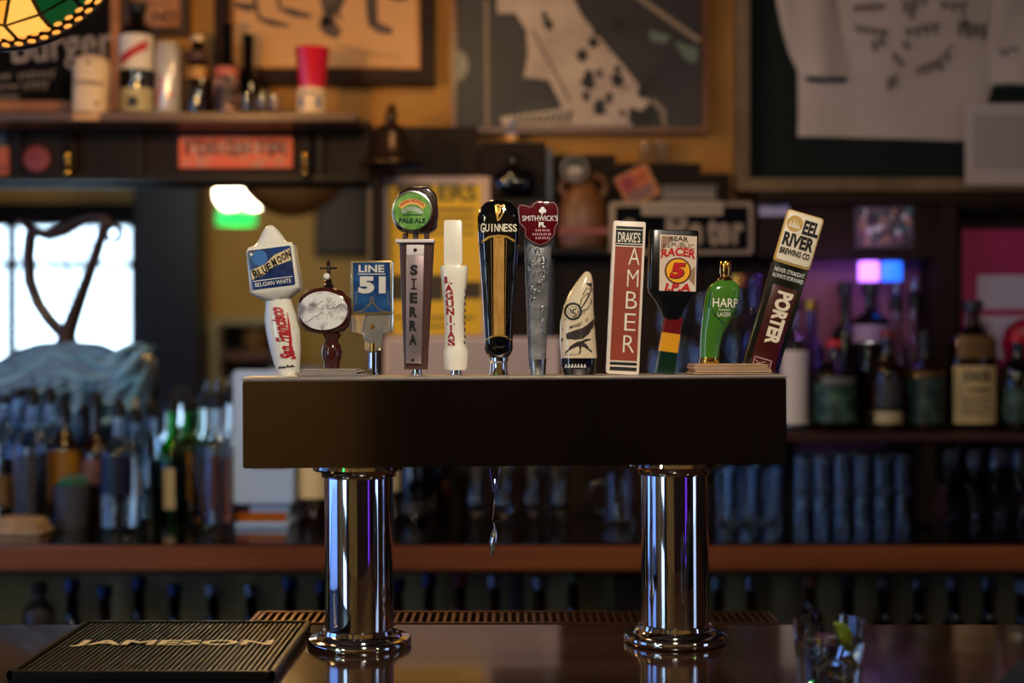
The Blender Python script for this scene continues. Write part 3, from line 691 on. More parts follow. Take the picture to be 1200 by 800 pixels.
band([(-16, 25), (-9, 32), (-1, 36)], [.5, 4, 6], 4, 1.2); band([(-1, 36), (7, 34), (15, 26)], [6, 5, .5], 4, 1.2); band([(-1, 36), (2, 30), (0, 24)], [3, 5, .5], 3, 1.2); band([(-1, 36), (8, 40), (14, 41)], [4, 3, .5], 3, 1)
for k in range(9): b.stroke([(-1 + 1.6 * k, 72 + 2.6 * k), (5 + 1.1 * k, 80 + 2.2 * k), (9 + .8 * k, 86 + 1.6 * k)], .7, wf)
b.stroke([(0, 76), (3, 88), (10, 95), (15, 86), (10, 76), (3, 74)], 1.2, wf).stroke([(4, 92), (9, 101), (14, 99)], 1.1, wf)
band([(9, 106), (13, 104.5), (15.5, 106)], [1, 4, 2], 3, 1.3); band([(14, 104), (16, 98)], [3, 1], 2, 1.2)
for k in range(6): b.stroke([(-17 + k * 3, 22 + (k % 2)), (-15 + k * 3, 24)], .6, wf)
b.out('ink_drawing', sep, t, smooth=0)
b = B(fr)
for k in range(7): b.stroke([(-16 + 3.6 * k, 8), (-15 + 3.6 * k, 12.5), (-14 + 3.6 * k, 8.4)], 1.1, s8b)
b.out('worn_lettering', white, t, smooth=0)

# 9 rust coloured slab in a cream frame
fr = HF(729, 2.7); t = thing('tap_handle', fr, 'flat slab tap handle with cream frame, black header and rust panel', 'tap handle', TAPS)
B(fr).prism(rrect(-19, 0, 19, 178.5, 2.5), -8, 8, 1.6).out('frame', M('frame paint', (222, 206, 188), .32, coat=.3), t, fix=True)
B(fr).face(rect(-15.5, 150, 16, 172.5), 8.3).out('header', ink, t)
b = B(fr).text("DRAKE'S", 0, 159.8, 26, 12, 8.8, bold=.012)
b.stroke([(-15, 168.8), (15.5, 168.8)], .9, 8.7).stroke([(-15, 152), (15.5, 152)], .9, 8.7).out('header_lettering', M('cream print', (232, 222, 200), .4), t, smooth=0)
B(fr).face(rect(-15.5, 16, 16, 148.8), 8.3).out('rust_panel', M('rust print', (150, 64, 44), .4, c2=(132, 54, 36), scale=10), t)
b = B(fr)
for i, ch in enumerate('AMBER'): b.text(ch, 7 - .4 * i, 138 - i * 25.6, 13, 20, 8.8, bold=-.012)
b.out('lettering', M('cream print'), t, smooth=0)
b = B(fr).face(rect(-15.5, 10.5, 16, 14), 8.3).face(rect(-15.5, 4, 16, 8.5), 8.3); b.out('foot_stripes', ink, t)

# 10 black paddle with label on striped stick
fr = HF(779, 1.8); t = thing('tap_handle', fr, 'black paddle tap handle with a red numeral label on a striped stick', 'tap handle', TAPS)
blk = M('black plastic', (14, 14, 16), .22, coat=.3)
fl2 = Fr(fr.base, fr.S, 8, fr.px, fr.py)
for nm, v0, v1, mm in (('green_block', 0, 26, M('dark green paint', (14, 42, 28), .2, coat=.3)), ('yellow_block', 26, 48, M('yellow paint', (214, 146, 32), .25, coat=.3)), ('red_block', 48, 68, M('maroon paint', (98, 16, 22), .25, coat=.3))):
    B(fl2).loft([(v0, 0, 11.3, 9, 9), (v1, .4, 11, 9, 9)], 40).out(nm, mm, t, fix=True, smooth=30)
B(fr).loft([(64, 6.5, 10.5, 9.5, 4), (74, 6, 13, 11, 4), (86, 5.5, 20, 13, 5), (95, 5, 27, 14, 6), (100, 5, 28.5, 14, 8), (166, 5, 28.5, 14, 8), (168, 5, 27.5, 13, 8)], 48).out('paddle', blk, t, fix=True, smooth=35)
LB = fr.A([(772, 275.5), (815, 278), (813.5, 342), (771, 341)])
B(fr).face(LB[::-1], 14.4).out('label', M('beige label', (226, 210, 188), .35, c2=(206, 182, 156), scale=16, coat=.3), t)
L0 = fr.a(793, 310)
b = B(fr).face([(L0[0] - 21, L0[1] + 12), (L0[0] - 6, L0[1] + 32), (L0[0] - 20, L0[1] + 32)], 14.5).face([(L0[0] + 20, L0[1] - 25), (L0[0] + 9, L0[1] - 13), (L0[0] + 20, L0[1] - 2)], 14.5); b.out('label_shading', M('tan print', (150, 116, 92), .4), t, smooth=0)
B(fr).face(ell(L0[0], L0[1] - 8, 15.4, 15.4, 36), 14.7).out('label_disc_edge', M('disc rim', (84, 26, 20), .4), t)
B(fr).face(ell(L0[0], L0[1] - 8, 13.6, 13.6, 36), 14.9).out('label_disc', M('disc yellow', (238, 168, 38), .35), t)
b = B(fr).text('5', L0[0], L0[1] - 8, 17, 19, 15.2, bold=.07, slant=.2); b.out('numeral_shadow', ink, t, smooth=0)
b = B(fr).text('5', L0[0] - .4, L0[1] - 7.6, 15, 17.5, 15.5, bold=.06, slant=.2).text('RACER', L0[0], L0[1] + 11, 40, 10, 15.2, bold=.035, arc=3.5, slant=.1).text('I.P.A', L0[0] + 1, L0[1] - 27, 30, 9, 15.4, bold=.04, slant=.25)
b.out('red_lettering', M('racer red', (186, 26, 30), .35), t, smooth=0)
b = B(fr).text('BEAR', L0[0], L0[1] + 28, 22, 5.5, 15.0, bold=.02, arc=1.5).text('REPUBLIC', L0[0], L0[1] + 20, 36, 5.2, 15.0, bold=.0, arc=2.5)
b.out('brown_lettering', M('brown print', (92, 56, 22), .4), t, smooth=0)

# 11 green enamel handle, gold cap
fr = HF(831.5, 0, 11); t = thing('tap_handle', fr, 'green enamel tap handle with gold cap standing on the right coaster pile', 'tap handle', TAPS)
en = M('green enamel', (58, 106, 32), .16, c2=(74, 124, 42), scale=5, coat=.5)
b = B(fr).loft([(8, 0, 11, 9, 2.4), (20, .5, 11.5, 9.5, 2.4), (36, 3, 13.5, 10.5, 2.5), (52, 8, 17, 12, 2.6), (66, 12.5, 19.5, 13, 2.8), (80, 15, 20, 13, 3), (86, 16, 19.5, 13, 3), (92, 17, 17, 12, 2.8), (96, 18, 12, 9, 2.4), (99, 18, 8, 7, 2)], 48)
s11 = b.surf(.4); b.out('body', en, t, fix=True, smooth=60)
B(fr).loft([(97, 18, 8, 8, 2), (100, 18.5, 9, 8.5, 2), (102, 18.5, 6, 6, 2), (105, 18.5, 5.6, 5.6, 2), (107, 18.5, 6.3, 6.3, 2), (119, 18.8, 6.6, 6.6, 2), (121, 18.8, 5.5, 5.5, 2)], 28).out('gold_cap', gold_hi, t, fix=True, smooth=40)
B(fr).loft([(0, -.5, 11, 9.5, 2), (4, -.5, 11.8, 10, 2), (8, 0, 11.2, 9.5, 2)], 28).out('gold_ring', gold_hi, t, fix=True, smooth=40)
wf = lambda u, v: s11(u, v) + .3
sh = fr.A([(832, 341), (866, 341), (868, 358), (862, 370), (846, 379), (836, 369), (829, 358)])
b = B(fr).stroke(sh + [sh[0]], 1.5, wf); b.out('shield_outline', M('deep green print'), t, smooth=0)
b = B(fr).text('HARP', *fr.a(848.5, 355), 30, 10.5, lambda u, v: s11(u, v) + .6, bold=.01, rot=-2).text('LAGER', *fr.a(847, 368.5), 16, 5, lambda u, v: s11(u, v) + .6, bold=.01).text('Premium', *fr.a(847, 363), 13, 2.8, lambda u, v: s11(u, v) + .6)
b.out('lettering', M('cream print'), t, smooth=0)

# 12 leaning black handle with cream plate
fr = HF(889, 16.4, 0, .032); t = thing('tap_handle', fr, 'long black tap handle with maroon panel and cream plate, leaning right, rightmost', 'tap handle', TAPS)
B(fr).prism(rrect(-20.5, 4, 20.5, 132, 2), -10, 9, 2).out('body', M('black green lacquer', (10, 16, 13), .2, coat=.4), t, fix=True)
B(fr).prism(rrect(-20, 132, 20, 188, 2), -10, 5, 2).out('head_block', M('black green lacquer'), t, fix=True)
B(fr).prism(rrect(-22.5, 130, 21.5, 193, 4), 5, 10.5, 1.2).out('plate_edge', M('ochre gold', (196, 158, 84), .35), t, fix=True)
B(fr).prism(rrect(-20.5, 132.5, 19.8, 191.5, 4), 10, 12, .8).out('cream_plate', M('plate cream', (226, 212, 188), .35), t, fix=True)
pf = lambda q: fr.a(q[0], q[1])
c_ = (-10.5, 178)
B(fr).face(ell(*c_, 9.5, 9.5, 30), 12.4).out('gold_disc', M('ochre gold'), t)
b = B(fr)
for du, hh in ((-5, 8), (-1.5, 11), (2, 9), (5, 6)): b.face([(c_[0] + du - 2, c_[1] - 5), (c_[0] + du + 2, c_[1] - 5), (c_[0] + du, c_[1] - 5 + hh)], 12.7 + du * .01)
b.out('tree_emblem', M('plate cream'), t, smooth=0)
b = B(fr).text('EEL', 9.5, 177, 19, 17, 12.7, bold=.045).text('RIVER', -.5, 158.5, 37, 16, 12.7, bold=.045).text('BREWING CO', -1, 144.5, 36, 7.5, 12.7, bold=.04)
b.out('plate_lettering', ink, t, smooth=0)
b = B(fr).text('NEVER STRAIGHT', 0, 122, 36, 5, 9.6, bold=.0).text('ALWAYS FORWARD', 0, 115, 37, 5, 9.6, bold=.0); b.out('motto_lettering', white, t, smooth=0)
B(fr).prism(rect(-14.5, 4, 15.5, 104), 8, 9.8, .4).out('maroon_panel', M('maroon print', (70, 20, 18), .28, c2=(58, 14, 14), scale=8, coat=.3), t)
b = B(fr).text('PORTER', 2.5, 67, 63, 19, 10.3, rot=-90, bold=.05, grow=-.12); b.out('lettering', M('plate cream'), t, smooth=0)
b = B(fr)
for a_, c_ in (((-11, 6), (9, 6)), ((9, 6), (9, 17)), ((9, 17), (-11, 17)), ((-11, 17), (-11, 6)), ((-8, 9), (2, 14)), ((-4, 8), (7, 12)), ((-9, 13), (0, 9))): b.stroke([a_, c_], .8, 10.2)
b.out('box_emblem', M('pale pink print'), t, smooth=0)

# coaster piles on top of the tower
def sheets(n, px0, px1, py, fr_d, name, label, mat, dx, depth, hh, cat):
    zb = CZ - (py - CY) / F * fr_d
    x0_, x1_ = (px0 - CX) / F * fr_d, (px1 - CX) / F * fr_d
    fr = WF((x0_ + x1_) / 2, fr_d, zb); t = thing(name, fr, label, cat)
    for i in range(n):
        o = random.uniform(-dx, dx); sk = random.uniform(-.002, .002)
        B(fr).box(x0_ + o + dx * i * .3, x1_ + o - dx * i * .35, fr_d - depth / 2 + sk, fr_d + depth / 2 + sk, zb + i * hh, zb + (i + 1) * hh - .0002, .0004, 1).out('coaster' if 'coaster' in name else 'sheet', mat, t, smooth=0)
fr_ = HF(853); zt = fr_.base.z; py_ = CY + (CZ - zt) / fr_.base.y * F
sheets(6, 808, 898, py_, 1.852, 'coaster_pile', 'pile of beige cardboard coasters on the right end of the tower', M('beige board', (196, 160, 124), .7, c2=(178, 142, 108), scale=20), .002, .07, .0021, 'coasters')
fr_ = HF(385); zt = fr_.base.z; py_ = CY + (CZ - zt) / fr_.base.y * F
sheets(5, 352, 430, py_, 1.835, 'paper_pile', 'pile of grey paper slips on the left end of the tower', M('grey paper', (150, 138, 130), .7), .006, .070, .0018, 'papers')
CTI, SZI, SHI, BTI = CT + .0006, SZ + .0006, SHZ + .0006, BT + .0006     # resting heights
# ================================================================ bottles
def bottle(name, label, px, d, z, H, R, m, cat='bottle', group=None, neck=.0135, sh=(.6, .74), lab=None, cap=None, pour=None, liq=None, lab2=None, kd=1.0, seg=28, txt=None, square=False):
    """lab = (v0, v1, material[, half arc degrees]) as fractions of H; liq = (material, fill fraction): hollow glass holding liquid."""
    fr = WF((px - CX) / F * d, d, z); t = thing(name, fr, label, cat, group)
    pr = [(0, 0), (R * .9, 0), (R, .008), (R, sh[0] * H)]
    for k in range(1, 5):
        q = k / 5; e = .5 - .5 * math.cos(math.pi * q); pr.append((R + (neck * 1.05 - R) * e, (sh[0] + (sh[1] - sh[0]) * q) * H))
    pr += [(neck * 1.05, sh[1] * H), (neck, sh[1] * H + .01), (neck, H * .955), (neck * 1.18, H * .96), (neck * 1.18, H * .985), (neck * 1.05, H)]
    b = B(fr).lathe(pr + ([] if liq else [(0, H)]), kd=kd, seg=seg)
    if liq:
        b.lathe([(max(r - .003, .001), max(v, .006)) for r, v in pr[::-1]][:-1] + [(0, .006)], kd=kd, seg=seg)
        lp = [(0, .0065)] + [(max(r - .0034, .001), max(v, .0065)) for r, v in pr[1:] if v < liq[1] * H]
        lp += [(lp[-1][0], liq[1] * H), (0, liq[1] * H)]
        B(fr).lathe(lp, kd=kd, seg=seg).out('liquid', liq[0], t, smooth=60)
    b.out('glass_body', m, t, smooth=50)
    for i, l in enumerate([x for x in (lab, lab2) if x]):
        arc = l[3] if len(l) > 3 else 75
        B(fr).lathe([(R + .0008, l[0] * H), (R + .0008, l[1] * H)], kd=kd, seg=16, a0=-arc, a1=arc).out('label', l[2], t)
    if txt:
        s_, v_, W_, H_, m_ = txt
        b = B(fr).text(s_, 0, v_ * H, W_, H_, lambda u, v: math.sqrt(max(0, R * R - u * u)) * kd + .002, bold=.03); b.out('label_lettering', m_, t, smooth=0)
    if cap: B(fr).lathe([(neck * 1.3, H * .93), (neck * 1.3, H * 1.01), (0, H * 1.012)], seg=20).out('cap', cap, t)
    if pour:
        st_ = B(fr).lathe([(neck * 1.25, H * .93), (neck * 1.3, H * 1.02), (neck * .8, H * 1.05), (neck * .5, H * 1.07), (0, H * 1.07)], seg=18).out('stopper', black_mat, t)
        B(fr).tube([(0, H * 1.06, 0), (.001, H * 1.11, .002), (.004, H * 1.16, .006)], [.0045, .004, .0035], 8).out('spout', pour, st_, smooth=60)
    return t
steel_s = M('satin steel'); blk_s = M('black spout', (20, 20, 22), .3)
yl = M('yellow label', (150, 106, 24), .5, c2=(116, 80, 20), scale=30); cl = M('cream label', (176, 160, 120), .5)
pk = M('pink label', (130, 92, 84), .5, c2=(96, 60, 56), scale=60); bl = M('blue label dark', (8, 12, 44), .4); wl = M('grey label', (110, 104, 100), .5, c2=(80, 74, 70), scale=30)
gl = M('gold label', (120, 82, 32), .45, c2=(90, 60, 22), scale=40); dl = M('dark label', (30, 26, 28), .4, c2=(64, 58, 58), scale=50); gnl = M('green label', (9, 44, 26), .45, c2=(76, 104, 84), scale=26, thr=(.45, .75))
rl = M('red brown label', (70, 30, 22), .5)
cl_l = M('clear liquor', (235, 240, 245), .01, trans=1, ior=1.36)
LB_ = 'spirit bottles left on the back counter'
def cb(label, px, py_top, d, R, m, **k):
    """a bottle on the counter whose stopper or cap reaches py_top"""
    top = CZ - (py_top - CY) / F * d; f = 1.16 if k.get('pour') else 1.01
    return bottle('liquor_bottle', label, px, d, CTI, (top - CTI) / f, R, m, group=LB_, **k)
cb('clear bottle with gold label and black stopper, leftmost on the back counter', 5, 462, 3.40, .042, glass_blue, cap=black_mat, liq=(M('dark filler', (70, 40, 22), .02, trans=1, ior=1.36), .5), lab=(.12, .38, gl), sh=(.62, .82))  # dark liquid added so the clear bottle bodies look dark
cb('clear bottle with dark cap in the back row, second from left', 21, 455, 3.49, .036, glass_blue, cap=black_mat, sh=(.5, .8), liq=(M('dark filler'), .45))
cb('wide clear bottle with silver spout and dark lettered label strip', 38, 440, 3.315, .042, glass_blue, pour=steel_s, liq=(M('dark filler'), .56), lab=(.08, .55, dl, 28), sh=(.6, .78))
cb('clear back row bottle with silver spout, behind the yellow labelled one', 58, 440, 3.47, .036, glass_blue, pour=steel_s, sh=(.6, .78), liq=(M('dark filler'), .5))
cb('dark brown bottle with a big yellow label', 75, 458, 3.375, .036, glass_brown, pour=blk_s, lab=(.2, .64, yl, 85), sh=(.62, .86))
cb('brown bottle with an amber glint on its slim neck', 99, 462, 3.48, .033, M('brown clear glass', (120, 52, 14), .02, trans=1), pour=blk_s, sh=(.5, .8), lab=(.2, .5, dl))
cb('dark bottle with a pinkish label and silver spout', 112, 446, 3.385, .036, glass_brown, pour=steel_s, lab=(.32, .52, pk), sh=(.56, .74))
cb('clear square-shouldered bottle with grey and blue label, nearest the counter edge', 139, 456, 3.24, .041, glass, pour=blk_s, liq=(cl_l, .6), lab=(.3, .62, bl, 60), sh=(.64, .76))
cb('clear slim bottle with pale spout right of the blue labelled bottle', 158, 466, 3.38, .032, glass_blue, pour=M('pale spout', (190, 170, 130), .4), liq=(cl_l, .6), lab=(.25, .5, wl, 40), sh=(.64, .78))
cb('clear slim bottle with brass tipped spout beside the green bottles', 177, 460, 3.45, .032, glass_blue, pour=brass, liq=(cl_l, .55), sh=(.66, .8))
cb('green bottle with a narrow cream label, left of the green pair', 202, 450, 3.38, .034, glass_green, pour=blk_s, lab=(.12, .46, cl, 22), liq=(M('dark liquor', (10, 30, 12), .03, trans=1, ior=1.36), .52), sh=(.55, .74))
cb('green bottle with a yellow label strip, right of the green pair', 221, 452, 3.46, .034, glass_green, pour=blk_s, lab=(.16, .58, yl, 22), liq=(M('dark liquor'), .52), sh=(.6, .76))
cb('clear bottle half full of amber spirit with a red label strip', 243, 446, 3.41, .035, glass, pour=steel_s, liq=(amber, .55), lab=(.1, .5, rl, 16), sh=(.6, .76))
cb('front amber bottle with tall silver spout beside the white frame', 254, 444, 3.30, .034, glass, pour=steel_s, liq=(amber, .55), lab=(.14, .56, rl, 15), sh=(.62, .76))
cb('back amber bottle partly hidden by the white frame', 271, 440, 3.47, .034, glass, pour=steel_s, liq=(amber, .5), sh=(.58, .76))
# items before the bottles
fr = WF((25 - CX) / F * 3.18, 3.18, CTI); t = thing('bar_towel', fr, 'folded off-white bar towel lying on the counter edge at far left', 'towel')
b = B(fr)
for k in range(3):
    o = k * .004; b.prism([(-.075 + o, k * .011), (.055 - o, k * .011), (.062 - 2 * o, k * .011 + .005), (.05 - 2 * o, k * .011 + .0105), (-.05 + o, k * .011 + .0125), (-.078 + o, k * .011 + .006)], -.05 + o, .05 - o, .003)
b.out('cloth', M('towel cloth', (186, 158, 128), .9, c2=(156, 128, 100), scale=30), t, fix=True, smooth=50)
fr = WF((84 - CX) / F * 3.26, 3.26, CTI); t = thing('straw_cup', fr, 'dark grey plastic cup stuffed with green straws and picks', 'cup')
B(fr).lathe([(0, 0), (.034, 0), (.042, .1), (.039, .1), (.032, .006), (0, .006)], seg=32).out('cup_body', M('grey plastic', (62, 62, 70), .45), t)
for k in range(16):
    a = k * 2.4; r = .03 * math.sqrt((k + .5) / 16); x, y = r * math.cos(a), r * math.sin(a)
    B(fr).tube([(x * .6, .008, y * .6), (x * 1.15, .105 + .02 * random.random(), y * 1.15)], .0032, 7).out('straw', M('green plastic', (30, 120, 92), .4), t)

# register screen: pale frame with a brown picture on a glossy base
fr = WF((312 - CX) / F * 3.30, 3.30, CTI); t = thing('register_screen', fr, 'white framed till screen with brown face half hidden by the tower', 'screen')
wp = M('white plastic', (176, 200, 236), .3)
def sx(px): return (px - CX) / F * 3.30
def sz(py): return CZ - (py - CY) / F * 3.30
B(fr).box(sx(273), sx(344), 3.30, 3.34, CTI + .05, sz(434), .004).out('frame', wp, t)
B(fr).box(sx(296), sx(338), 3.297, 3.301, sz(548), sz(446)).out('screen_face', M('brown screen', (112, 78, 52), .2), t)
B(fr).box(sx(290), sx(336), 3.33, 3.36, CTI + .01, CTI + .06).out('neck', wp, t)
B(fr).box(sx(278), sx(342), 3.26, 3.40, CTI, CTI + .012, .004).out('foot', wp, t)
tag(B(WF(sx(306), 3.275, CTI + .012)).box(sx(280), sx(338), 3.265, 3.29, CTI + .0125, CTI + .034, .004).out('amber_reflection', M('amber glass', (230, 130, 30), .05, trans=.7), smooth=40), 'amber glass bar added for the orange reflection below the till screen', 'reflection')  # stands in for an orange reflection on the glossy screen base

# centre of the counter, seen under the beam
bottle('liquor_bottle', 'squat bottle with white label under the tower beam, left of left column', 367, 3.36, CTI, .25, .037, glass_brown, lab=(.24, .62, M('white label', (226, 206, 160), .5)), cap=black_mat)
bottle('liquor_bottle', 'small dark bottle with a blue glint right of the left column', 485, 3.36, CTI, .24, .033, glass_black, lab=(.1, .22, dl), cap=black_mat)
bottle('liquor_bottle', 'bottle with a tan label top just right of the left column', 462, 3.45, CTI, .27, .03, glass_brown, lab=(.25, .7, cl))
bottle('liquor_bottle', 'round brown bottle behind the beam in the counter centre', 505, 3.47, CTI, .26, .045, M('brown clear glass'), cap=black_mat)
tulip = M('clear glass')
def stem_glass(px, d, label, group, kind='stem_glass'):
    fr = WF((px - CX) / F * d, d, CTI); t = thing(kind, fr, label, 'glass', group)
    B(fr).lathe([(0, 0), (.030, 0), (.031, .004), (.012, .010), (.009, .016), (.022, .03), (.026, .045), (.020, .062), (.017, .075), (.022, .10), (.033, .135), (.035, .165), (.033, .165), (.031, .135), (.020, .10), (.014, .075), (.017, .062), (.022, .045), (.016, .033), (0, .028)], seg=28).out('bowl', tulip, t, smooth=60)
    return t
g0 = stem_glass(557, 3.36, 'leftmost of four curvy stemmed beer glasses under the beam', 'stemmed beer glasses under the beam')
for p, q in ((590, 'second from left'), (623, 'third from left'), (655, 'rightmost')): dup(g0, ((p - CX) / F * 3.36, 3.36 + random.uniform(-.02, .02), CTI), q + ' of four curvy stemmed beer glasses under the beam')
fr = WF((720 - CX) / F * 3.34, 3.34, CTI); t = thing('beer_mug', fr, 'clear glass beer mug with its handle to the left, near right column', 'mug')
B(fr).lathe([(0, 0), (.036, 0), (.038, .006), (.036, .12), (.033, .12), (.034, .014), (0, .012)], .012).out('mug_body', tulip, t, smooth=50)
B(fr).tube([(-.024, .10, 0), (-.046, .098, 0), (-.058, .075, 0), (-.056, .05, 0), (-.044, .03, 0), (-.024, .026, 0)], .0055, 10).out('handle', tulip, t, smooth=60)

# tumblers on the right of the counter
def tumbler(px, d, z, label, group, H=.115, r0=.030, r1=.040, up=True):
    fr = WF((px - CX) / F * d, d, z); t = thing('tumbler', fr, label, 'glass', group)
    pr = [(0, 0), (r0, 0), (r0 + .001, .005), (r1, H), (r1 - .0025, H), (r0 - .0015, .012), (0, .010)]
    if not up: pr = [(r, H - v) for r, v in pr][::-1]
    B(fr).lathe(pr, seg=26).out('glass_wall', glass_blue, t, smooth=50)
    return t
ORD = ('first', 'second', 'third', 'fourth', 'fifth', 'sixth')
g1 = None
for dep, rw in ((3.32, 'front'), (3.44, 'back')):
    for k in range(3):
        p = 848 + 28 * k + (5 if dep > 3.4 else 0); lb = '%s pint tumbler from the right column, %s row' % (ORD[k], rw)
        if g1 is None: g1 = tumbler(p, dep, CTI, lb, 'pint tumblers right of the right column', .128, .021, .0262)
        else: dup(g1, ((p - CX) / F * dep, dep, CTI), lb)
g2 = None
for row, rn in ((0, 'lower'), (1, 'upper')):
    for dep, rw in ((3.32, 'front'), (3.43, 'back')):
        for k in range(6 if dep < 3.4 else 5):
            p = 939 + k * 23.8 + (6 if dep > 3.4 else 0); lb = '%s upturned tumbler from left in the %s %s row under the right shelf' % (ORD[k], rn, rw)
            if g2 is None: g2 = tumbler(p, dep, CTI, lb, 'upturned tumblers stacked below the right shelf', .082, .0195, .0228, up=False)
            else: dup(g2, ((p - CX) / F * dep, dep, CTI + row * .0835), lb)
g3 = None
for dep, rw in ((3.33, 'front'), (3.44, 'back')):
    for k in range(4):
        p = 1112 + k * 28 + (8 if dep > 3.4 else 0); lb = '%s stemmed wine glass from left, %s row at the right counter end' % (ORD[k], rw)
        if g3 is None:
            fr = WF((p - CX) / F * dep, dep, CTI); g3 = thing('wine_glass', fr, lb, 'glass', 'wine glasses at the right counter end')
            B(fr).lathe([(r * .8, v) for r, v in [(0, 0), (.03, 0), (.03, .002), (.006, .006), (.004, .07), (.012, .082), (.03, .105), (.033, .135), (.027, .175), (.0255, .175), (.031, .135), (.028, .107), (.008, .086), (0, .085)]], seg=24).out('bowl', M('smoky glass', (190, 190, 200), .01, trans=1), g3, smooth=60)
        else: dup(g3, ((p - CX) / F * dep, dep, CTI), lb)

# bottles in the open shelf below the counter
zs = .6106
def low(px, top, d, m, capm, R=.037, lab=None, label='', group=None, sh=(.6, .74), liq=None):
    H = CZ - (top - CY) / F * d - zs
    return bottle('wine_bottle', label, px, d, zs, H / 1.01, R, m, group=group, cap=capm, lab=lab, sh=sh, liq=liq)
capb = M('blue black foil', (80, 94, 140), .22, .8); capw = M('silver foil', (190, 196, 210), .2, .9)
low(46, 682, 3.22, M('frosted brown glass', (66, 54, 48), .3), M('frosted brown glass'), .036, label='frosted stubby bottle, leftmost under the back counter', sh=(.8, .9))
low(85, 678, 3.18, glass_black, capb, .033, label='black bottle with two bright glints under the left counter')
low(123, 686, 3.2, glass_brown, capb, .033, label='brown bottle between the black bottle and the foil capped row')
for p, tp, cc in ((163, 676, capb), (205, 684, capb), (250, 684, capw), (295, 684, capw), (340, 676, capb)):
    low(p, tp, 3.22, glass_black, cc, label={163: 'dark bottle with tall blue-black foil, first of the foil capped row', 205: 'dark bottle with short blue-black foil, second of the foil capped row', 250: 'dark bottle with silver foil, left of two silver capped', 295: 'dark bottle with silver foil, right of two silver capped', 340: 'dark bottle with blue foil behind the slotted tray end'}[p])
low(378, 680, 3.2, glass_black, capb, label='dark bottle just left of the left column under the counter')
for p, tp, cc, lb in ((466, 678, M('deep blue foil', (22, 26, 80), .25), 'blue capped dark bottle hugging the left column'), (503, 672, capb, 'brown bottle with dark foil, second right of left column'), (540, 672, M('red foil', (120, 30, 36), .3), 'brown bottle with reddish foil left of the spoon lure'), (580, 674, capw, 'brown bottle right below the spoon lure'), (633, 676, capw, 'brown bottle with silver foil in the middle of the low shelf'), (672, 668, M('olive foil', (96, 100, 60), .4), 'bottle with olive foil and pale shoulder label'), ):
    low(p, tp, 3.2, glass_brown, cc, label=lb, lab=(.5, .56, cl, 60) if p == 672 else None)
tag(B(WF((606 - CX) / F * 3.3, 3.3, zs)).lathe([(0, 0), (.018, 0), (.018, .30), (.015, .32), (0, .32)]).out('thermos', M('grey tube', (110, 104, 108), .35)), 'plain grey cylinder standing among the bottles of the low shelf', 'canister')
tag(B(WF((735 - CX) / F * 3.3, 3.3, zs)).box((722 - CX) / F * 3.3, (748 - CX) / F * 3.3, 3.27, 3.33, zs, CZ - (672 - CY) / F * 3.3, .003).out('carton', M('dim carton', (70, 54, 50), .6)), 'plain brown carton beside the right column on the low shelf', 'box')
for p, lb in ((842, 'dark bottle with bright foil just right of the right column'), (881, 'dark bottle with bright foil over the tray end')):
    low(p, 676, 3.2, glass_brown, capw, label=lb, R=.035)
low(950, 672, 3.12, glass_brown, M('rusty cap', (120, 62, 34), .4), R=.042, label='broad shouldered bottle with window glints above the water glass', sh=(.68, .8))
low(993, 676, 3.2, glass_brown, M('red black foil', (60, 24, 24), .3), R=.034, label='slim bottle with red-black foil above the lime wedge')
for i, p in enumerate((1036, 1077, 1118, 1158)):
    low(p, 676, 3.22, glass_black, capw, R=.037, label='%s silver foil bottle from left in the right end row of the low shelf' % ORD[i], group='silver foil bottles at right')
low(1199, 680, 3.16, glass_black, M('white foil', (170, 176, 196), .3), label='white capped bottle cut by the right picture edge')

# bottles on the right shelf
G = 'spirit bottles on the right shelf'
def sb(label, px, top, d, R, m, **k):
    H = CZ - (top - CY) / F * d - SZI
    f = 1.16 if k.get('pour') else 1.01
    return bottle('liquor_bottle', label, px, d, SZI, H / f, R, m, group=G, **k)
pur = M('violet tinted glass', (190, 170, 225), .01, trans=1)
for i, (p, tp, c) in enumerate(((776, 352, 0), (800, 330, 1), (822, 340, 0), (864, 322, 1), (884, 318, 0), (902, 350, 1))):
    sb(('clear bottle hidden behind the striped stick handle', 'clear bottle just left of the gold capped handle', 'clear bottle directly behind the gold capped handle', 'clear bottle just right of the gold capped handle', 'violet tinted bottle behind the leaning handle', 'clear short bottle behind the maroon panel')[i], p, tp, 3.46 if c else 3.38, .032, pur if p == 884 else glass, liq=(cl_l, .6), cap=brass if c else None, sh=(.62, .76))
sb('bottle with big cream wraparound label beside the tower end', 930, 352, 3.36, .032, glass, lab=(.05, .62, M('big cream label', (216, 200, 190), .5)), liq=(cl_l, .7), cap=black_mat, sh=(.66, .78))
sb('clear violet tinged bottle with gold collar behind the cream labelled one', 950, 352, 3.48, .035, pur, liq=(cl_l, .6), cap=brass)
sb('squat bourbon bottle with green label, green neck and red cap', 978, 398, 3.34, .052, M('amber brown glass', (120, 56, 26), .02, trans=1), lab=(.1, .52, gnl), lab2=(.52, .6, wl, 50), cap=M('red cap', (200, 24, 24), .3), sh=(.62, .8))
sb('tall dark bottle with black cap behind the green labelled bourbon', 991, 330, 3.52, .034, M('ruby glass', (70, 10, 14), .03, trans=1), cap=black_mat, sh=(.64, .74))
t_ = sb('tall ruby bottle with pale shoulder label under the violet lamp', 1020, 332, 3.405, .046, M('ruby glass'), cap=black_mat, lab=(.60, .72, M('lilac label', (150, 126, 160), .45)), sh=(.74, .82))
sb('small dark bottle with black and cream label in the front row', 1040, 386, 3.31, .033, glass_brown, lab=(.08, .2, cl), lab2=(.24, .5, dl), cap=M('red foil'), sh=(.58, .76))
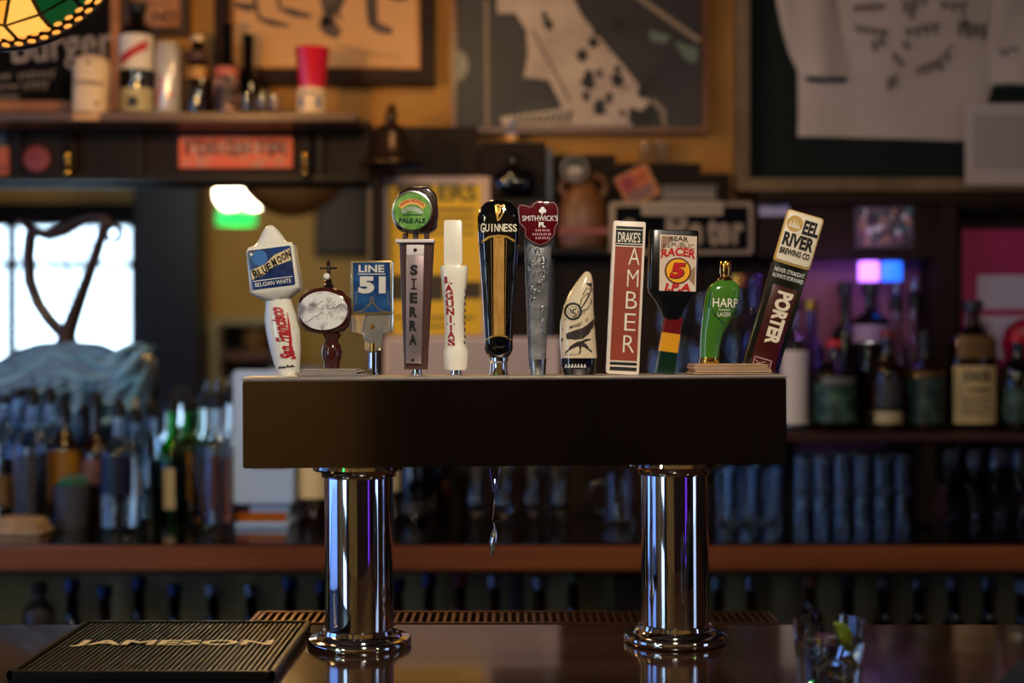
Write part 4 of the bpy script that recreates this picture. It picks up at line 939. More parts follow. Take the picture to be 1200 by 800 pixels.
sb('clear bottle with curved silver spout behind the front row', 1050, 330, 3.47, .027, glass, pour=chrome, liq=(amber, .5))
sb('clear bottle with curved silver spout, right of its twin', 1071, 326, 3.505, .026, glass, pour=chrome, liq=(amber, .5))
sb('dark bottle with bottle green label and silver neck', 1083, 388, 3.34, .044, glass_brown, lab=(.08, .54, M('bottle green label', (22, 42, 36), .45, c2=(70, 92, 82), scale=30, thr=(.5, .8))), cap=M('dark foil', (22, 20, 22), .3), lab2=(.56, .6, gl), sh=(.62, .72))
kn = sb('flask shaped bourbon bottle with large cream label and dark lettering', 1140, 352, 3.36, .056, M('amber brown glass'), kd=.55, lab=(.05, .5, M('tan label', (206, 178, 128), .5, c2=(190, 160, 112), scale=20), 62), lab2=(.56, .74, gl, 50), cap=M('dark foil'), sh=(.68, .82), neck=.018, txt=('KNOB', .42, .062, .026, ink))
fr = WF(kn.location.x, kn.location.y, SZI)
b = B(fr).text('CREEK', .004, .095, .055, .009, .035, bold=.03)
for k in range(4): b.stroke([(-.035, .075 - .012 * k), (.035 - .01 * (k % 2), .075 - .012 * k)], .003, .035)
o = b.out('small_lettering', ink, kn, smooth=0)
sb('dark bottle with green label and red top at the right picture edge', 1193, 392, 3.34, .040, glass_black, lab=(.1, .45, gnl), cap=M('red cap'), sh=(.6, .8))
tag(B(WF((1201 - CX) / F * 3.42, 3.42, SZI)).lathe([(0, 0), (.02, 0), (.02, .13), (.045, .16), (.055, .20), (.045, .24), (.02, .26), (0, .265)], seg=20).out('red_lantern', M('pink red plastic', (170, 30, 66), .35)), 'pinkish red rounded topper on a stand at the right picture edge', 'lantern')
# small coloured lamps under the header board
for px, py, c, e, r0, r1, lb in ((1018, 328, (180, 110, 255), 3.2, .022, .05, 'glowing violet cylinder lamp standing over the ruby bottle'), (1045, 334, (40, 110, 255), 1.6, .024, .05, 'small blue glowing lamp right of the violet lamp')):
    d = 3.45; fr = PF(px, 303.4, d); t = thing('colour_lamp', fr, lb, 'lamp')
    B(fr).lathe([(9, 0), (9, -4)], seg=16).out('socket', black_mat, t)
    B(fr).lathe([(0, -3), (11, -3), (12, -5), (12, -24), (11, -26), (0, -26)], seg=24).out('bulb', M('lamp %d' % px, c, es=e), t)
# ================================================================ upper left shelf
def ub(name, label, px, top, d, R, m, cat='bottle', **k):
    H = CZ - (top - CY) / F * d - SHI
    return bottle(name, label, px, d, SHI, H / 1.01, R, m, cat=cat, group='drinks on the upper left shelf', **k)
wlr = M('white label warm', (214, 200, 186), .4)
t = ub('liquor_bottle', 'big black bottle with white label and slanting red stripe', 161, 4, 3.43, .042, glass_black, lab=(.42, .72, wlr), lab2=(.06, .26, cl), cap=black_mat, sh=(.74, .88), neck=.016)
fr = WF(t.location.x, 3.43, SHI); wf = lambda u, v: math.sqrt(max(0, .042 ** 2 - u * u)) + .002
o = B(fr).stroke([(-.036 + .009 * k, .135 + .0055 * k) for k in range(9)], .02, wf).out('red_stripe', red_print, t, smooth=0)
o = B(fr).face([(-.012, .026), (.012, .026), (.012, .050), (-.012, .050)], .045).out('dark_mark', ink, t, smooth=0)
fr = WF((197 - CX) / F * 3.42, 3.42, SHI); t = thing('drink_can', fr, 'tall silver white beer can with red marks on the upper shelf', 'can', 'drinks on the upper left shelf')
HC = CZ - (52 - CY) / F * 3.42 - SHI
B(fr).lathe([(0, .004), (.026, 0), (.031, .008), (.031, HC - .024), (.026, HC - .006), (.026, HC), (.024, HC - .003), (0, HC - .004)], seg=32).out('can_body', M('can print', (206, 196, 190), .25, .35, c2=(190, 180, 176), scale=10), t, smooth=50)
wf = lambda u, v: math.sqrt(max(0, .031 ** 2 - u * u)) + .001
b = B(fr).stroke([(-.024, .03), (-.018, .06), (-.024, .10)], .008, wf).stroke([(-.008, .06), (-.006, .10)], .005, wf).stroke([(.008, .05), (.02, .06)], .006, wf); b.out('red_marks', red_print, t, smooth=0)
ub('beer_bottle', 'brown beer bottle with gold neck foil and red band', 232, 42, 3.43, .0305, glass_brown, lab=(.48, .62, M('tan foil', (160, 112, 56), .4, .4), 85), lab2=(.70, .8, rl, 60), cap=M('pale cap', (200, 170, 130), .4, .5), sh=(.45, .98))
ub('beer_bottle', 'dark bottle with pink and cream label before the picture frame', 266, 28, 3.42, .031, glass_black, lab=(.08, .42, M('mottled label', (44, 30, 32), .5, c2=(196, 140, 116), scale=22, thr=(.46, .62))), lab2=(.44, .54, M('salmon label', (176, 88, 70), .5)), sh=(.5, .66))
ub('beer_bottle', 'plain black bottle farthest right among the shelf bottles', 291, 40, 3.51, .028, glass_black, sh=(.5, .64))
for i, p in enumerate((291, 309, 323)):
    fr = WF((p - CX) / F * 3.38, 3.38, SHI); t = thing('shot_glass', fr, ('leftmost', 'middle', 'rightmost')[i] + ' of three small clear shot glasses left of the red cup', 'glass', 'shot glasses on the upper shelf')
    B(fr).lathe([(0, 0), (.015, 0), (.0165, .004), (.02, .055), (.018, .055), (.015, .014), (0, .012)], seg=22).out('glass_wall', glass, t, smooth=50)
d = 3.38; fr = WF((365 - CX) / F * d, d, SHI); t = thing('tin_cup', fr, 'cream cup with blue mark holding up the red cup', 'cup')
B(fr).lathe([(0, 0), (.034, 0), (.036, .004), (.034, .066), (.031, .066), (.031, .006), (0, .005)], seg=32).out('cup_wall', M('cream enamel', (216, 186, 148), .4), t, smooth=50)
wf = lambda u, v: math.sqrt(max(0, .0352 ** 2 - u * u)) + .0015
b = B(fr)
for s_ in (-1, 1): b.stroke([(s_ * .022, .018), (s_ * .018, .030), (s_ * .022, .042)], .009, wf)
b.out('blue_mark', M('blue mark', (60, 90, 140), .4), t, smooth=0)
o = B(fr).stroke([(-.02, .05), (0, .053), (.02, .05)], .005, wf).out('brown_mark', sep, t, smooth=0)
fr = WF((366 - CX) / F * d, d, SHI + .066)
tag(B(fr).lathe([(0, .0), (.031, 0), (.032, .003), (.040, .092), (.0415, .094), (.040, .097), (.038, .094), (.030, .006), (0, .004)], seg=36).out('party_cup', M('red plastic', (190, 24, 44), .22, coat=.3), smooth=50), 'red plastic party cup stacked on the cream cup', 'cup')
# neoprene can sleeve at the shelf edge
fr = PF(106, 139, 3.34, 3); fr.base = Vector((fr.base.x, 3.336, SHI + .0022)); t = thing('can_sleeve', fr, 'cream can sleeve with brown print at the left shelf edge', 'can sleeve')
b = B(fr).loft([(0, 0, 20, 14, 2.3), (14, 0, 20.5, 15, 2.3), (52, 0, 21, 16, 2.6), (62, 0, 19, 14, 2.6), (66, 0, 14, 10, 2.2)], 36); wf = b.surf(.5); b.out('sleeve', M('cream foam', (208, 180, 146), .6), t, fix=True, smooth=50)
b = B(fr).text('GUINNESS', 0, 33, 34, 6, wf, bold=.02).stroke([(-15, 42), (15, 42)], 1.2, wf).stroke([(-15, 25), (15, 25)], 1, wf).stroke([(-13, 48), (12, 48)], 1.5, wf).face(ell(0, 56, 2.2, 2.2, 10), 16.6)
b.out('lettering', sep, t, smooth=0)
b = B(fr).stroke([(-19, 14), (-12, 9)], 5, wf).stroke([(19, 14), (10, 9)], 6, wf); b.out('dark_notch', ink, t, smooth=0)
fr = PF(100, 141, 3.297); t = thing('shelf_tag', fr, 'small tan lettered tag fixed to the shelf edge under the can sleeve', 'tag')
B(fr).prism(rect(-15, 0, 17, 9), -1, 0, .3).out('plate', M('tan tag', (170, 126, 84), .6), t)
b = B(fr)
for k in range(6): b.stroke([(-11 + 4.4 * k, 2), (-9.5 + 4.4 * k, 7), (-8.5 + 4.4 * k, 2.4)], 1.4, .4)
b; b.out('lettering', M('pale tag print', (220, 180, 140), .6), t, smooth=0)
# chalkboard
YW = YB - .03
def PW(px, py): return P(px, py, YW)
def wall_box(fr, name, px0, py0, px1, py1, y0, y1, m, t, bev=.002):
    a, c = P(px0, py1, YW), P(px1, py0, YW)
    return B(fr).box(a.x, c.x, y0, y1, a.z, c.z, bev).out(name, m, t, smooth=0)
def frame4(fr, t, px0, py0, px1, py1, wd, m, y0=None, y1=None, name='frame_rail'):
    y0, y1 = y0 or YW - .022, y1 or YB
    for a in ((px0, py0, px1, py0 + wd), (px0, py1 - wd, px1, py1), (px0, py0 + wd, px0 + wd, py1 - wd), (px1 - wd, py0 + wd, px1, py1 - wd)): wall_box(fr, name, *a, y0, y1, m, t)
def pic(name, label, px0, py0, px1, py1, cat='picture'):
    fr = PF((px0 + px1) / 2, py1, YW); return fr, thing(name, fr, label, cat)
fr, t = pic('chalkboard', 'black chalkboard menu in a tan wooden frame, upper left corner', -90, -60, 143, 131, 'board')
frame4(fr, t, -90, -60, 143, 131, 11, M('tan wood', (190, 118, 60), .5, c2=(160, 98, 48), scale=12))
wall_box(fr, 'slate', -80, -50, 133, 121, YW - .008, YB, M('slate', (20, 16, 15), .8, c2=(27, 22, 20), scale=5, spec=.05), t)
ckd = M('faint chalk', (176, 156, 138), .9); zt = 5
b = B(fr).text('Burger', *fr.a(75, 58), 118, 50, zt, bold=.0, rot=4); b.out('chalk_title', ckd, t, smooth=0)
b = B(fr)
for k, (a_, c_, n_, h_) in enumerate((((-12, 93), (14, 92), 4, 4), ((22, 92), (66, 88), 7, 5), ((-12, 105), (24, 103), 6, 4), ((28, 103), (58, 101), 5, 5), ((-10, 116), (24, 115), 6, 3))): b.stroke(scrib(*fr.a(*a_), *fr.a(*c_), n_, h_, k), 1.3, zt)
b; b.out('chalk_lines', ckd, t, smooth=0)
# small framed print with letters
fr, t = pic('framed_print', 'small brown framed print ending in the letters ND', 146, -60, 222, 42)
frame4(fr, t, 146, -60, 222, 42, 9, M('dark gilt frame', (70, 44, 26), .35, .2)); wall_box(fr, 'paper_print', 155, -51, 213, 33, YW - .006, YB, M('tan paper', (186, 118, 66), .6), t)
b = B(fr).text('ND', *fr.a(194, 20), 28, 14, 4.2, bold=.03, slant=.1).stroke(fr.A([(172, 5), (204, 5)]), 2, 4.2); b.out('lettering', M('brown print'), t, smooth=0)
# large drawing of boots
fr, t = pic('framed_drawing', 'large dark framed ink drawing of legs and boots on tan paper', 254, -110, 510, 100)
frame4(fr, t, 254, -110, 510, 100, 17, M('dark frame wood', (34, 18, 14), .45, c2=(50, 28, 20), scale=10, spec=.12), YW - .03); frame4(fr, t, 271, -93, 493, 83, 4, M('gilt fillet', (150, 100, 52), .35, .4), YW - .018, name='fillet')
wall_box(fr, 'drawing_paper', 275, -89, 489, 79, YW - .004, YB, M('tan drawing paper', (214, 158, 100), .5, c2=(200, 144, 88), scale=3, coat=.35), t)
zt = 3.2; b = B(fr)
for ln, wd_ in (([(298, -20), (300, 6), (304, 22), (318, 27), (340, 31)], [4, 3, 3, 5, 2]), ([(326, -20), (328, 10), (345, 16), (365, 20)], [3, 3, 6, 3]), ([(382, -30), (386, 6), (386, 22), (378, 27)], [18, 12, 9, 9]), ([(376, 26), (388, 34), (398, 42)], [8, 13, 7]), ([(402, -10), (396, 14), (400, 24)], [10, 3, 2]), ([(434, -30), (436, 10), (437, 28), (446, 34), (460, 38)], [8, 9, 8, 8, 4]), ([(452, -6), (466, 0), (480, -2)], [2, 4, 2]), ([(276, 6), (290, 9), (300, 10)], [4, 7, 3]), ([(394, 52), (430, 63), (470, 68)], [.6, .6, .6])):
    b.stroke(fr.A(ln), [q * 1.5 for q in wd_], zt)
b.out('ink_figures', M('brown ink', (52, 36, 34), .6, c2=(96, 72, 60), scale=40), t, smooth=0)
# large photograph
fr, t = pic('framed_photo', 'wide framed old photograph of a crowd on a pale pier, top centre', 529, -140, 829, 157)
frame4(fr, t, 529, -140, 829, 157, 7, wood_brown)
gp = M('photo grey', (40, 33, 36), .5, c2=(54, 45, 48), scale=6, coat=.1)
wall_box(fr, 'photo_print', 536, -133, 822, 150, YW - .004, YB, gp, t)
X = lambda pts: fr.A([(500 + x * .325, y * .325) for x, y in pts])
pale = M('photo pale', (206, 182, 164), .5, c2=(176, 152, 138), scale=9, coat=.1); dk = M('photo dark', (28, 24, 26), .55)
b = B(fr)
b.face(X([(250, -60), (500, -60), (560, 60), (600, 110), (760, 300), (800, 360), (790, 455), (500, 455), (480, 370), (440, 290), (350, 280), (365, 200), (360, 110), (320, 50), (255, 50)])[::-1], 3.0)
b.face(X([(265, 425), (600, 378), (610, 400), (560, 455), (275, 455)])[::-1], 3.3); b.out('pale_deck', pale, t, smooth=0)
b = B(fr)
b.stroke(X([(700, -60), (800, 20), (985, 150)]), [8, 7, 7], 3.1).stroke(X([(810, 360), (850, 400), (858, 455)]), [6, 7, 5], 3.4).stroke(X([(215, 0), (218, 455)]), 4, 3.1); b.out('pale_beams', M('photo buff', (140, 120, 100), .5), t, smooth=0)
b = B(fr)
for x, y, r in ((440, 90, 22), (425, 60, 14), (560, 205, 22), (600, 160, 20), (610, 120, 12), (585, 290, 28), (620, 270, 16), (690, 250, 14), (690, 290, 24), (620, 395, 30), (660, 355, 16), (750, 420, 30), (790, 420, 34), (780, 330, 22), (690, 90, 26), (815, 300, 14), (575, 350, 16), (705, 410, 10)):
    n = 9; rr = random.Random(int(x)); b.face(X([(x + r * (.6 + .7 * rr.random()) * math.cos(-2 * math.pi * k / n), y + 1.2 * r * (.6 + .7 * rr.random()) * math.sin(-2 * math.pi * k / n)) for k in range(n)]), 3.6 + .01 * rr.random())
for k in range(9): b.stroke(X([(315 + 24 * k, 448), (330 + 24 * k, 424 - 3 * k)]), 4, 3.7)
b.stroke(X([(700, 330), (860, 250), (900, 200)]), 1.5, 3.2)
b.stroke(X([(640, 150), (760, 300)]), 1.2, 3.3).stroke(X([(380, 110), (520, 370)]), 2, 3.3); b.out('dark_figures', dk, t, smooth=0)
b = B(fr).face(X([(800, 110), (880, 130), (860, 160), (810, 150)])[::-1], 3.2).face(X([(890, 150), (980, 180), (970, 230), (930, 215)])[::-1], 3.2); b.out('greenish_patches', M('photo green', (104, 116, 100), .5), t, smooth=0)
b = B(fr).face(X([(110, 30), (210, 30), (212, 450), (110, 450)])[::-1], 3.05).face(X([(230, 130), (350, 200), (480, 380), (240, 440)])[::-1], 2.9); b.out('shadow_areas', M('photo brown', (44, 36, 36), .5, coat=.1), t, smooth=0)
# framed signed jersey
fr, t = pic('jersey_frame', 'big frame with a signed white football jersey on dark green felt', 860, -200, 1420, 226, 'frame')
frame4(fr, t, 860, -200, 1420, 226, 15, M('grey gold frame', (134, 108, 82), .5, c2=(108, 86, 64), scale=10, spec=.2), YW - .05)
wall_box(fr, 'felt_backing', 872, -190, 1410, 212, YW - .01, YB, M('green felt', (14, 24, 20), .95), t)
def jz(u, v): return 7 + 2.2 * math.sin(u * .07 + v * .02) + 1.2 * math.sin(v * .06 + u * .015)
jm = M('jersey cloth', (196, 178, 168), .85, c2=(184, 166, 152), scale=5)
X = lambda pts: fr.A([(840 + x * .325, y * .325) for x, y in pts])
def cloth(name, pts, m, z0, n=10, parent=t, th=1.2):
    """cloth sheet: quads between a left and a right edge"""
    L_, R_ = pts; b = B(fr); rows = len(L_)
    vs = []
    for i in range(rows):
        row = []
        for j in range(n + 1):
            q = j / n; u = L_[i][0] + (R_[i][0] - L_[i][0]) * q; v = L_[i][1] + (R_[i][1] - L_[i][1]) * q
            row.append(b.bm.verts.new(fr.L(u, v, z0 + 5 * math.sin(math.pi * q) ** .5 + (2.6 * math.sin(q * 9 + i * .8) if z0 > 8 else jz(u, v) * .5))))
        vs.append(row)
    for i in range(rows - 1):
        for j in range(n): b.bm.faces.new((vs[i][j], vs[i + 1][j], vs[i + 1][j + 1], vs[i][j + 1]))
    return b.out(name, m, parent, smooth=80)
lx = X([(200, -600), (240, -300), (290, 0), (288, 250), (290, 400), (288, 495)]); rx = X([(1180, -600), (1130, -300), (1060, 0), (1010, 250), (960, 400), (900, 512)])
cloth('jersey_body', (lx, rx), jm, 2, 30)
cloth('sleeve', (X([(170, -600), (190, -200), (205, 0), (225, 100), (255, 200), (300, 285)]), X([(400, -600), (420, -200), (425, 0), (450, 120), (475, 240), (455, 290)])), jm, 10, 12)
cloth('cuff', (X([(300, 286), (312, 296), (320, 304)]), X([(456, 288), (456, 298), (450, 306)])), M('green trim', (20, 52, 40), .8), 15, 8)
cloth('sleeve', (X([(1040, -300), (990, 0), (970, 100), (960, 200), (970, 260), (980, 312)]), X([(1300, -300), (1260, 0), (1240, 100), (1220, 200), (1200, 260), (1190, 316)])), jm, 10, 10)
cloth('cuff', (X([(980, 312), (980, 322), (985, 330)]), X([(1190, 314), (1190, 324), (1190, 332)])), M('green trim'), 15, 8)
b = B(fr); ss = 0
for x0_, y0_, x1_, y1_, n_, hh in ((480, 45, 590, 40, 6, 5), (485, 115, 600, 130, 6, 4), (545, 180, 600, 150, 3, 8), (655, 30, 700, 60, 3, 9), (690, 20, 750, 5, 4, 6), (665, 135, 790, 110, 6, 6), (790, 30, 890, 40, 5, 7), (850, 110, 960, 130, 6, 9), (870, 70, 900, 150, 4, 5), (620, 210, 660, 250, 3, 5), (600, 320, 640, 290, 3, 7), (705, 270, 780, 245, 5, 6), (780, 250, 835, 190, 4, 8), (1000, 200, 1100, 185, 4, 4), (660, 170, 680, 180, 2, 3)):
    ss += 1; p0, p1 = X([(x0_, y0_), (x1_, y1_)]); b.stroke(scrib(*p0, *p1, max(2, int(n_ * .7)), hh * 1.15, ss), 2.1, lambda u, v: 15)
b.out('signatures', M('signature ink', (20, 20, 32), .6), t, smooth=0)
fr2, t2 = fr, t
fr = PF(1166, 218, YW - .046); t = thing('certificate', fr, 'white typed certificate sheet tucked in the jersey frame, right edge', 'paper')
B(fr).prism(fr.A([(1129, 122), (1215, 122), (1215, 217), (1130, 217)])[::-1], 3, 5).out('sheet', M('certificate paper', (190, 172, 166), .7), t)
b = B(fr)
for k in range(13): b.stroke(fr.A([(1139, 137 + 5 * k), (1215, 137.5 + 5 * k)]), 1.6, 5.3)
b.out('typed_lines', M('grey type', (104, 92, 92), .7), t, smooth=0)

# ================================================================ things on the hutch
def hp(px, py, d=3.54, lean=0): return PF(px, py, d, lean)
fr = hp(277, 197, 3.485); t = thing('orange_sign', fr, 'long worn orange-red sign plate on the header boards', 'sign')
B(fr).prism(rrect(-67, 0, 66, 37, 2), -2, 1, .5).out('plate', M('worn orange', (240, 104, 56), .6, c2=(206, 140, 110), scale=30, thr=(.45, .7)), t)
b = B(fr); rr = random.Random(5)
for k in range(15): b.face(rect(-60 + 8.2 * k, 13 + rr.random() * 5, -56 + 8.2 * k + rr.random() * 2.5, 31 + rr.random() * 3), 1.3)
b.out('dark_marks', M('worn dark', (52, 34, 32), .6, c2=(130, 60, 44), scale=30), t, smooth=0)
b = B(fr)
for k in range(11): b.face(rect(-52 + 10.5 * k, 17 + rr.random() * 6, -47 + 10.5 * k, 26 + rr.random() * 4), 1.5)
b.out('pale_marks', M('worn pale', (206, 170, 140), .6, c2=(120, 70, 52), scale=30), t, smooth=0)
fr = hp(43, 186, 3.49); t = thing('round_badge', fr, 'round red badge on the header boards at left', 'badge')
B(fr).prism(ell(0, 0, 15.5, 15, 32), -2, 1, .5).out('disc', M('brick red', (136, 50, 44), .5), t)
b = B(fr).stroke([(-11, 5), (0, 2), (11, 6)], 2, 1.3).stroke([(-11, -4), (0, -2), (11, -5)], 2, 1.3); b.out('dark_bands', M('worn dark'), t, smooth=0)
fr = hp(3, 210, 3.497); t = thing('orange_card', fr, 'orange card with blue top at the far left of the header', 'card')
B(fr).prism(rect(-9, 2, 7, 38), -1, 0).out('card_face', M('orange card', (186, 88, 44), .6), t); B(fr).prism(rect(-9, 38, 4, 58), -1, 0).out('card_top', M('olive blue card', (70, 84, 60), .6, c2=(30, 50, 90), scale=20), t)
b = B(fr).stroke([(-6, 10), (0, 16), (4, 10)], 2.5, .3); b.out('print', ink, t, smooth=0)
for px, lb in ((80, 'brass drop knob on the left header batten'), (358, 'brass double knob right of the orange sign')):
    fr = hp(px, 208, 3.462); t = thing('brass_knob', fr, lb, 'knob')
    B(fr).lathe([(0, 0), (3, 1), (5, 5), (4.5, 9), (2.5, 12), (2.5, 20), (4, 23), (4.6, 27), (3.5, 31), (0, 33)], seg=20).out('knob_body', brass, t, smooth=60)
    B(fr).prism(rect(-6, -2, 6, 52), -8, -4, 1).out('back_plate', wood_black, t)
# bell
fr = hp(458, 194, 3.37); t = thing('bar_bell', fr, 'dark bronze bar bell hanging before the post top', 'bell')
B(fr).lathe([(38, 0), (38, 3), (31, 8), (25, 20), (22, 34), (18, 44), (8, 49), (0, 50)], seg=36).out('bell_body', M('bell bronze', (62, 46, 36), .32, .7), t, smooth=60)
B(fr).lathe([(0, 49), (6, 50), (8, 56), (5, 62), (4, 68), (0, 70)], seg=16).out('crown', M('bell bronze'), t, smooth=60)
B(fr).tube([(0, 20, 0), (0, -4, 0)], 3).out('clapper', M('bell bronze'), t)
B(fr).tube([(0, 66, 0), (0, 74, -20), (0, 70, -60)], 3).out('bracket', black_mat, t)
# yellow poster
fr = hp(511, 398, 3.52); t = thing('yellow_poster', fr, 'bright yellow notice poster with a pale border behind the tap handles', 'poster')
B(fr).prism(fr.A([(450, 207), (574, 207), (576, 394), (450, 394)])[::-1], -3, 0).out('border_sheet', M('pale pink paper', (206, 170, 150), .6), t)
B(fr).face(fr.A([(455, 216), (564, 216), (565, 392), (455, 392)])[::-1], .4).out('yellow_sheet', M('yellow paper', (240, 188, 22), .55), t)
ol = M('olive print', (88, 76, 26), .6)
b = B(fr).text('ERS', *fr.a(536, 226), 46, 20, .8, bold=.03).face(fr.A([(464, 216), (506, 216), (506, 236), (464, 236)])[::-1], .8)
for k in range(4): b.stroke(fr.A([(462 + 4 * k, 246 + 9 * k), (556, 246 + 9 * k)]), 4 - .5 * k, .8)
b.stroke(fr.A([(462, 372), (556, 372)]), 3, .8).stroke(fr.A([(470, 382), (540, 382)]), 3, .8); b.out('lettering', ol, t, smooth=0)
b = B(fr).face(fr.A([(455, 322), (520, 322), (520, 352), (455, 352)])[::-1], .8).face(fr.A([(530, 330), (564, 330), (564, 350), (530, 350)])[::-1], .8); b.out('dark_block', M('dark olive', (62, 48, 22), .6), t, smooth=0)
fr = hp(552, 500, 3.48); t = thing('white_notice', fr, 'pale notice sheet with grey lines below the yellow poster', 'paper')
B(fr).prism(fr.A([(449, 395), (655, 395), (655, 470), (449, 470)])[::-1], -3, 0).out('sheet', M('rosy paper', (208, 184, 178), .65), t)
b = B(fr)
for k in range(5): b.stroke(fr.A([(456, 405 + 8 * k), (640 - 10 * (k % 2), 405 + 8 * k)]), 2, .4)
b.out('typed_lines', M('grey type'), t, smooth=0)
# ornaments on the ledges
fr = hp(603, 233, 3.50); t = thing('round_flask', fr, 'round glossy black flask with blue glints on a small ledge', 'flask')
B(fr).lathe([(0, 0), (12, 0), (22, 8), (26, 20), (22, 31), (12, 38), (6, 41), (6, 48), (8, 50), (0, 50)], seg=36, kd=.6).out('flask_body', M('black glaze'), t, smooth=60)
fr = P(600, 166, 3.575); fr = WF(fr.x, 3.585, fr.z); t = thing('tiny_bottle', fr, 'tiny blue and orange bottle standing on the panel top', 'bottle')
B(fr).lathe([(0, 0), (.016, 0), (.017, .004), (.017, .03), (.007, .04), (.007, .052), (0, .052)], seg=20).out('glass_body', M('blue bottle glass', (110, 140, 200), .1, coat=.5), t, smooth=50)
B(fr).lathe([(.0176, .002), (.0176, .016)], seg=16, a0=-80, a1=80).out('label', M('disc yellow'), t)
fr = hp(684, 290, 3.49); t = thing('stone_jug', fr, 'tan stoneware jug with two ears before the dark panel', 'jug')
B(fr).lathe([(0, 0), (26, 0), (29, 10), (29, 40), (26, 54), (18, 68), (12, 76), (11, 92), (0, 92)], seg=36, kd=.6).out('jug_body', M('amber stoneware', (132, 80, 40), .4, c2=(84, 54, 34), scale=5), t, smooth=60)
for s_ in (-1, 1): B(fr).tube([(s_ * 11, 84, 0), (s_ * 22, 82, 0), (s_ * 27, 70, 0), (s_ * 21, 60, 0)], 5).out('ear', M('amber stoneware'), t, smooth=60)
o = B(fr).prism(rect(-30, 14, 30, 22), 17.5, 18.5).out('red_lettering_band', M('rose print', (142, 66, 54), .5), t)
fr = hp(673, 198, 3.46); t = thing('round_sign', fr, 'round black badge with white peaks above the stone jug', 'badge')
B(fr).prism(ell(0, 0, 16.5, 17, 36), -3, 1, 1).out('disc', black_mat, t)
b = B(fr); b.stroke(ell(0, 0, 14.5, 15, 30) + [(14.5, 0)], .9, 1.3)
for du, hh in ((-5, 10), (1, 12), (6, 10)): b.face([(du - 4, -5), (du + 4, -5), (du, -5 + hh)], 1.4 + .01 * du)
for k in range(3): b.stroke([(-7 + k, -7 - 2 * k), (7 - k, -7 - 2 * k)], 1, 1.5)
b.out('white_emblem', M('dim white', (190, 170, 150), .5), t, smooth=0)
B(fr).tube([(0, 12, -3), (0, 16, -36)], 1.6).out('mount', black_mat, t)
fr = hp(747, 218, 3.50, -26); t = thing('tilted_coaster', fr, 'square coaster with an orange and red print, tilted, beside the black sign', 'coaster')
B(fr).prism(rrect(-21, -20, 21, 20, 3), -2, 1).out('card', M('tan board', (190, 120, 72), .6), t)
b = B(fr).face(rect(-18, -2, 16, 17), 1.3); b.out('orange_print', M('orange print', (196, 92, 32), .5), t)
b = B(fr).face(rect(-18, -2, -2, 17), 1.5); b.out('red_print', M('raspberry', (158, 40, 52), .5), t)
b = B(fr).stroke([(-18, -6), (17, -6)], 4, 1.5).stroke([(-14, -13), (14, -13)], 4, 1.5); b.out('grey_print', M('slate print', (80, 70, 96), .5), t, smooth=0)
b = B(fr)
for k in range(5): b.stroke([(-13 + 6 * k, 4), (-11 + 6 * k, 12), (-9 + 6 * k, 4)], 1.6, 1.8)
b; b.out('lettering', M('dark red', (110, 30, 28), .5), t, smooth=0)
# black street style sign
fr = hp(800, 298, 3.43); t = thing('name_sign', fr, 'black sign with pale border reading Peter above the right bottles', 'sign')
sg = M('sign pale', (150, 128, 106), .5)
B(fr).prism(rrect(-86, 0, 83, 62, 5), -2, 0, .5).out('sign_edge', sg, t); B(fr).face(rrect(-79, 5, 77, 56, 3), .5).out('sign_face', M('sign black', (10, 9, 16), .6, spec=.05), t)
b = B(fr).text('P', *fr.a(793, 268), 26, 40, 1, bold=.04).text('e', *fr.a(815, 274), 17, 26, 1, bold=.04).text('t', *fr.a(835, 271), 13, 34, 1, bold=.04).text('e', *fr.a(848, 274), 16, 26, 1, bold=.04).text('r', *fr.a(865, 274), 13, 25, 1, bold=.04).text('a', *fr.a(739, 270), 18, 26, 1, bold=.04)
b.out('lettering', sg, t, smooth=0)
fr = hp(800, 250, 3.41); t = thing('letter_strip', fr, 'two small pale lettered strips laid over the black sign top', 'sign')
B(fr).prism(rect(-48, -2, 47, 14), -1, 0).out('strip', M('strip tan', (170, 150, 126), .6), t); B(fr).prism(rect(-26, 14, 40, 34), -3, -1).out('strip', M('strip dark', (88, 78, 70), .6), t)
b = B(fr)
for k in range(11): b.stroke([(-42 + 8 * k, 2), (-40 + 8 * k, 10), (-37 + 8 * k, 3)], 1.8, .3)
b; b.out('lettering', M('strip print', (98, 84, 72), .6), t, smooth=0)
b = B(fr)
for k in range(7): b.stroke([(-20 + 8.4 * k, 18), (-18 + 8.4 * k, 30), (-15 + 8.4 * k, 19)], 2.2, -.7)
b; b.out('upper_lettering', M('strip tan'), t, smooth=0)
for i, px in enumerate((757, 777)):
    q = P(px, 191, 3.58); fr = WF(q.x, 3.58, q.z); t = thing('shot_glass', fr, 'left one of two small glasses on the panel top' if i == 0 else 'right one of two small glasses on the panel top', 'glass', 'small glasses on the panel top')
    B(fr).lathe([(0, 0), (.015, 0), (.0165, .004), (.019, .055), (.017, .055), (.0145, .012), (0, .01)], seg=22).out('glass_wall', glass, t, smooth=50)
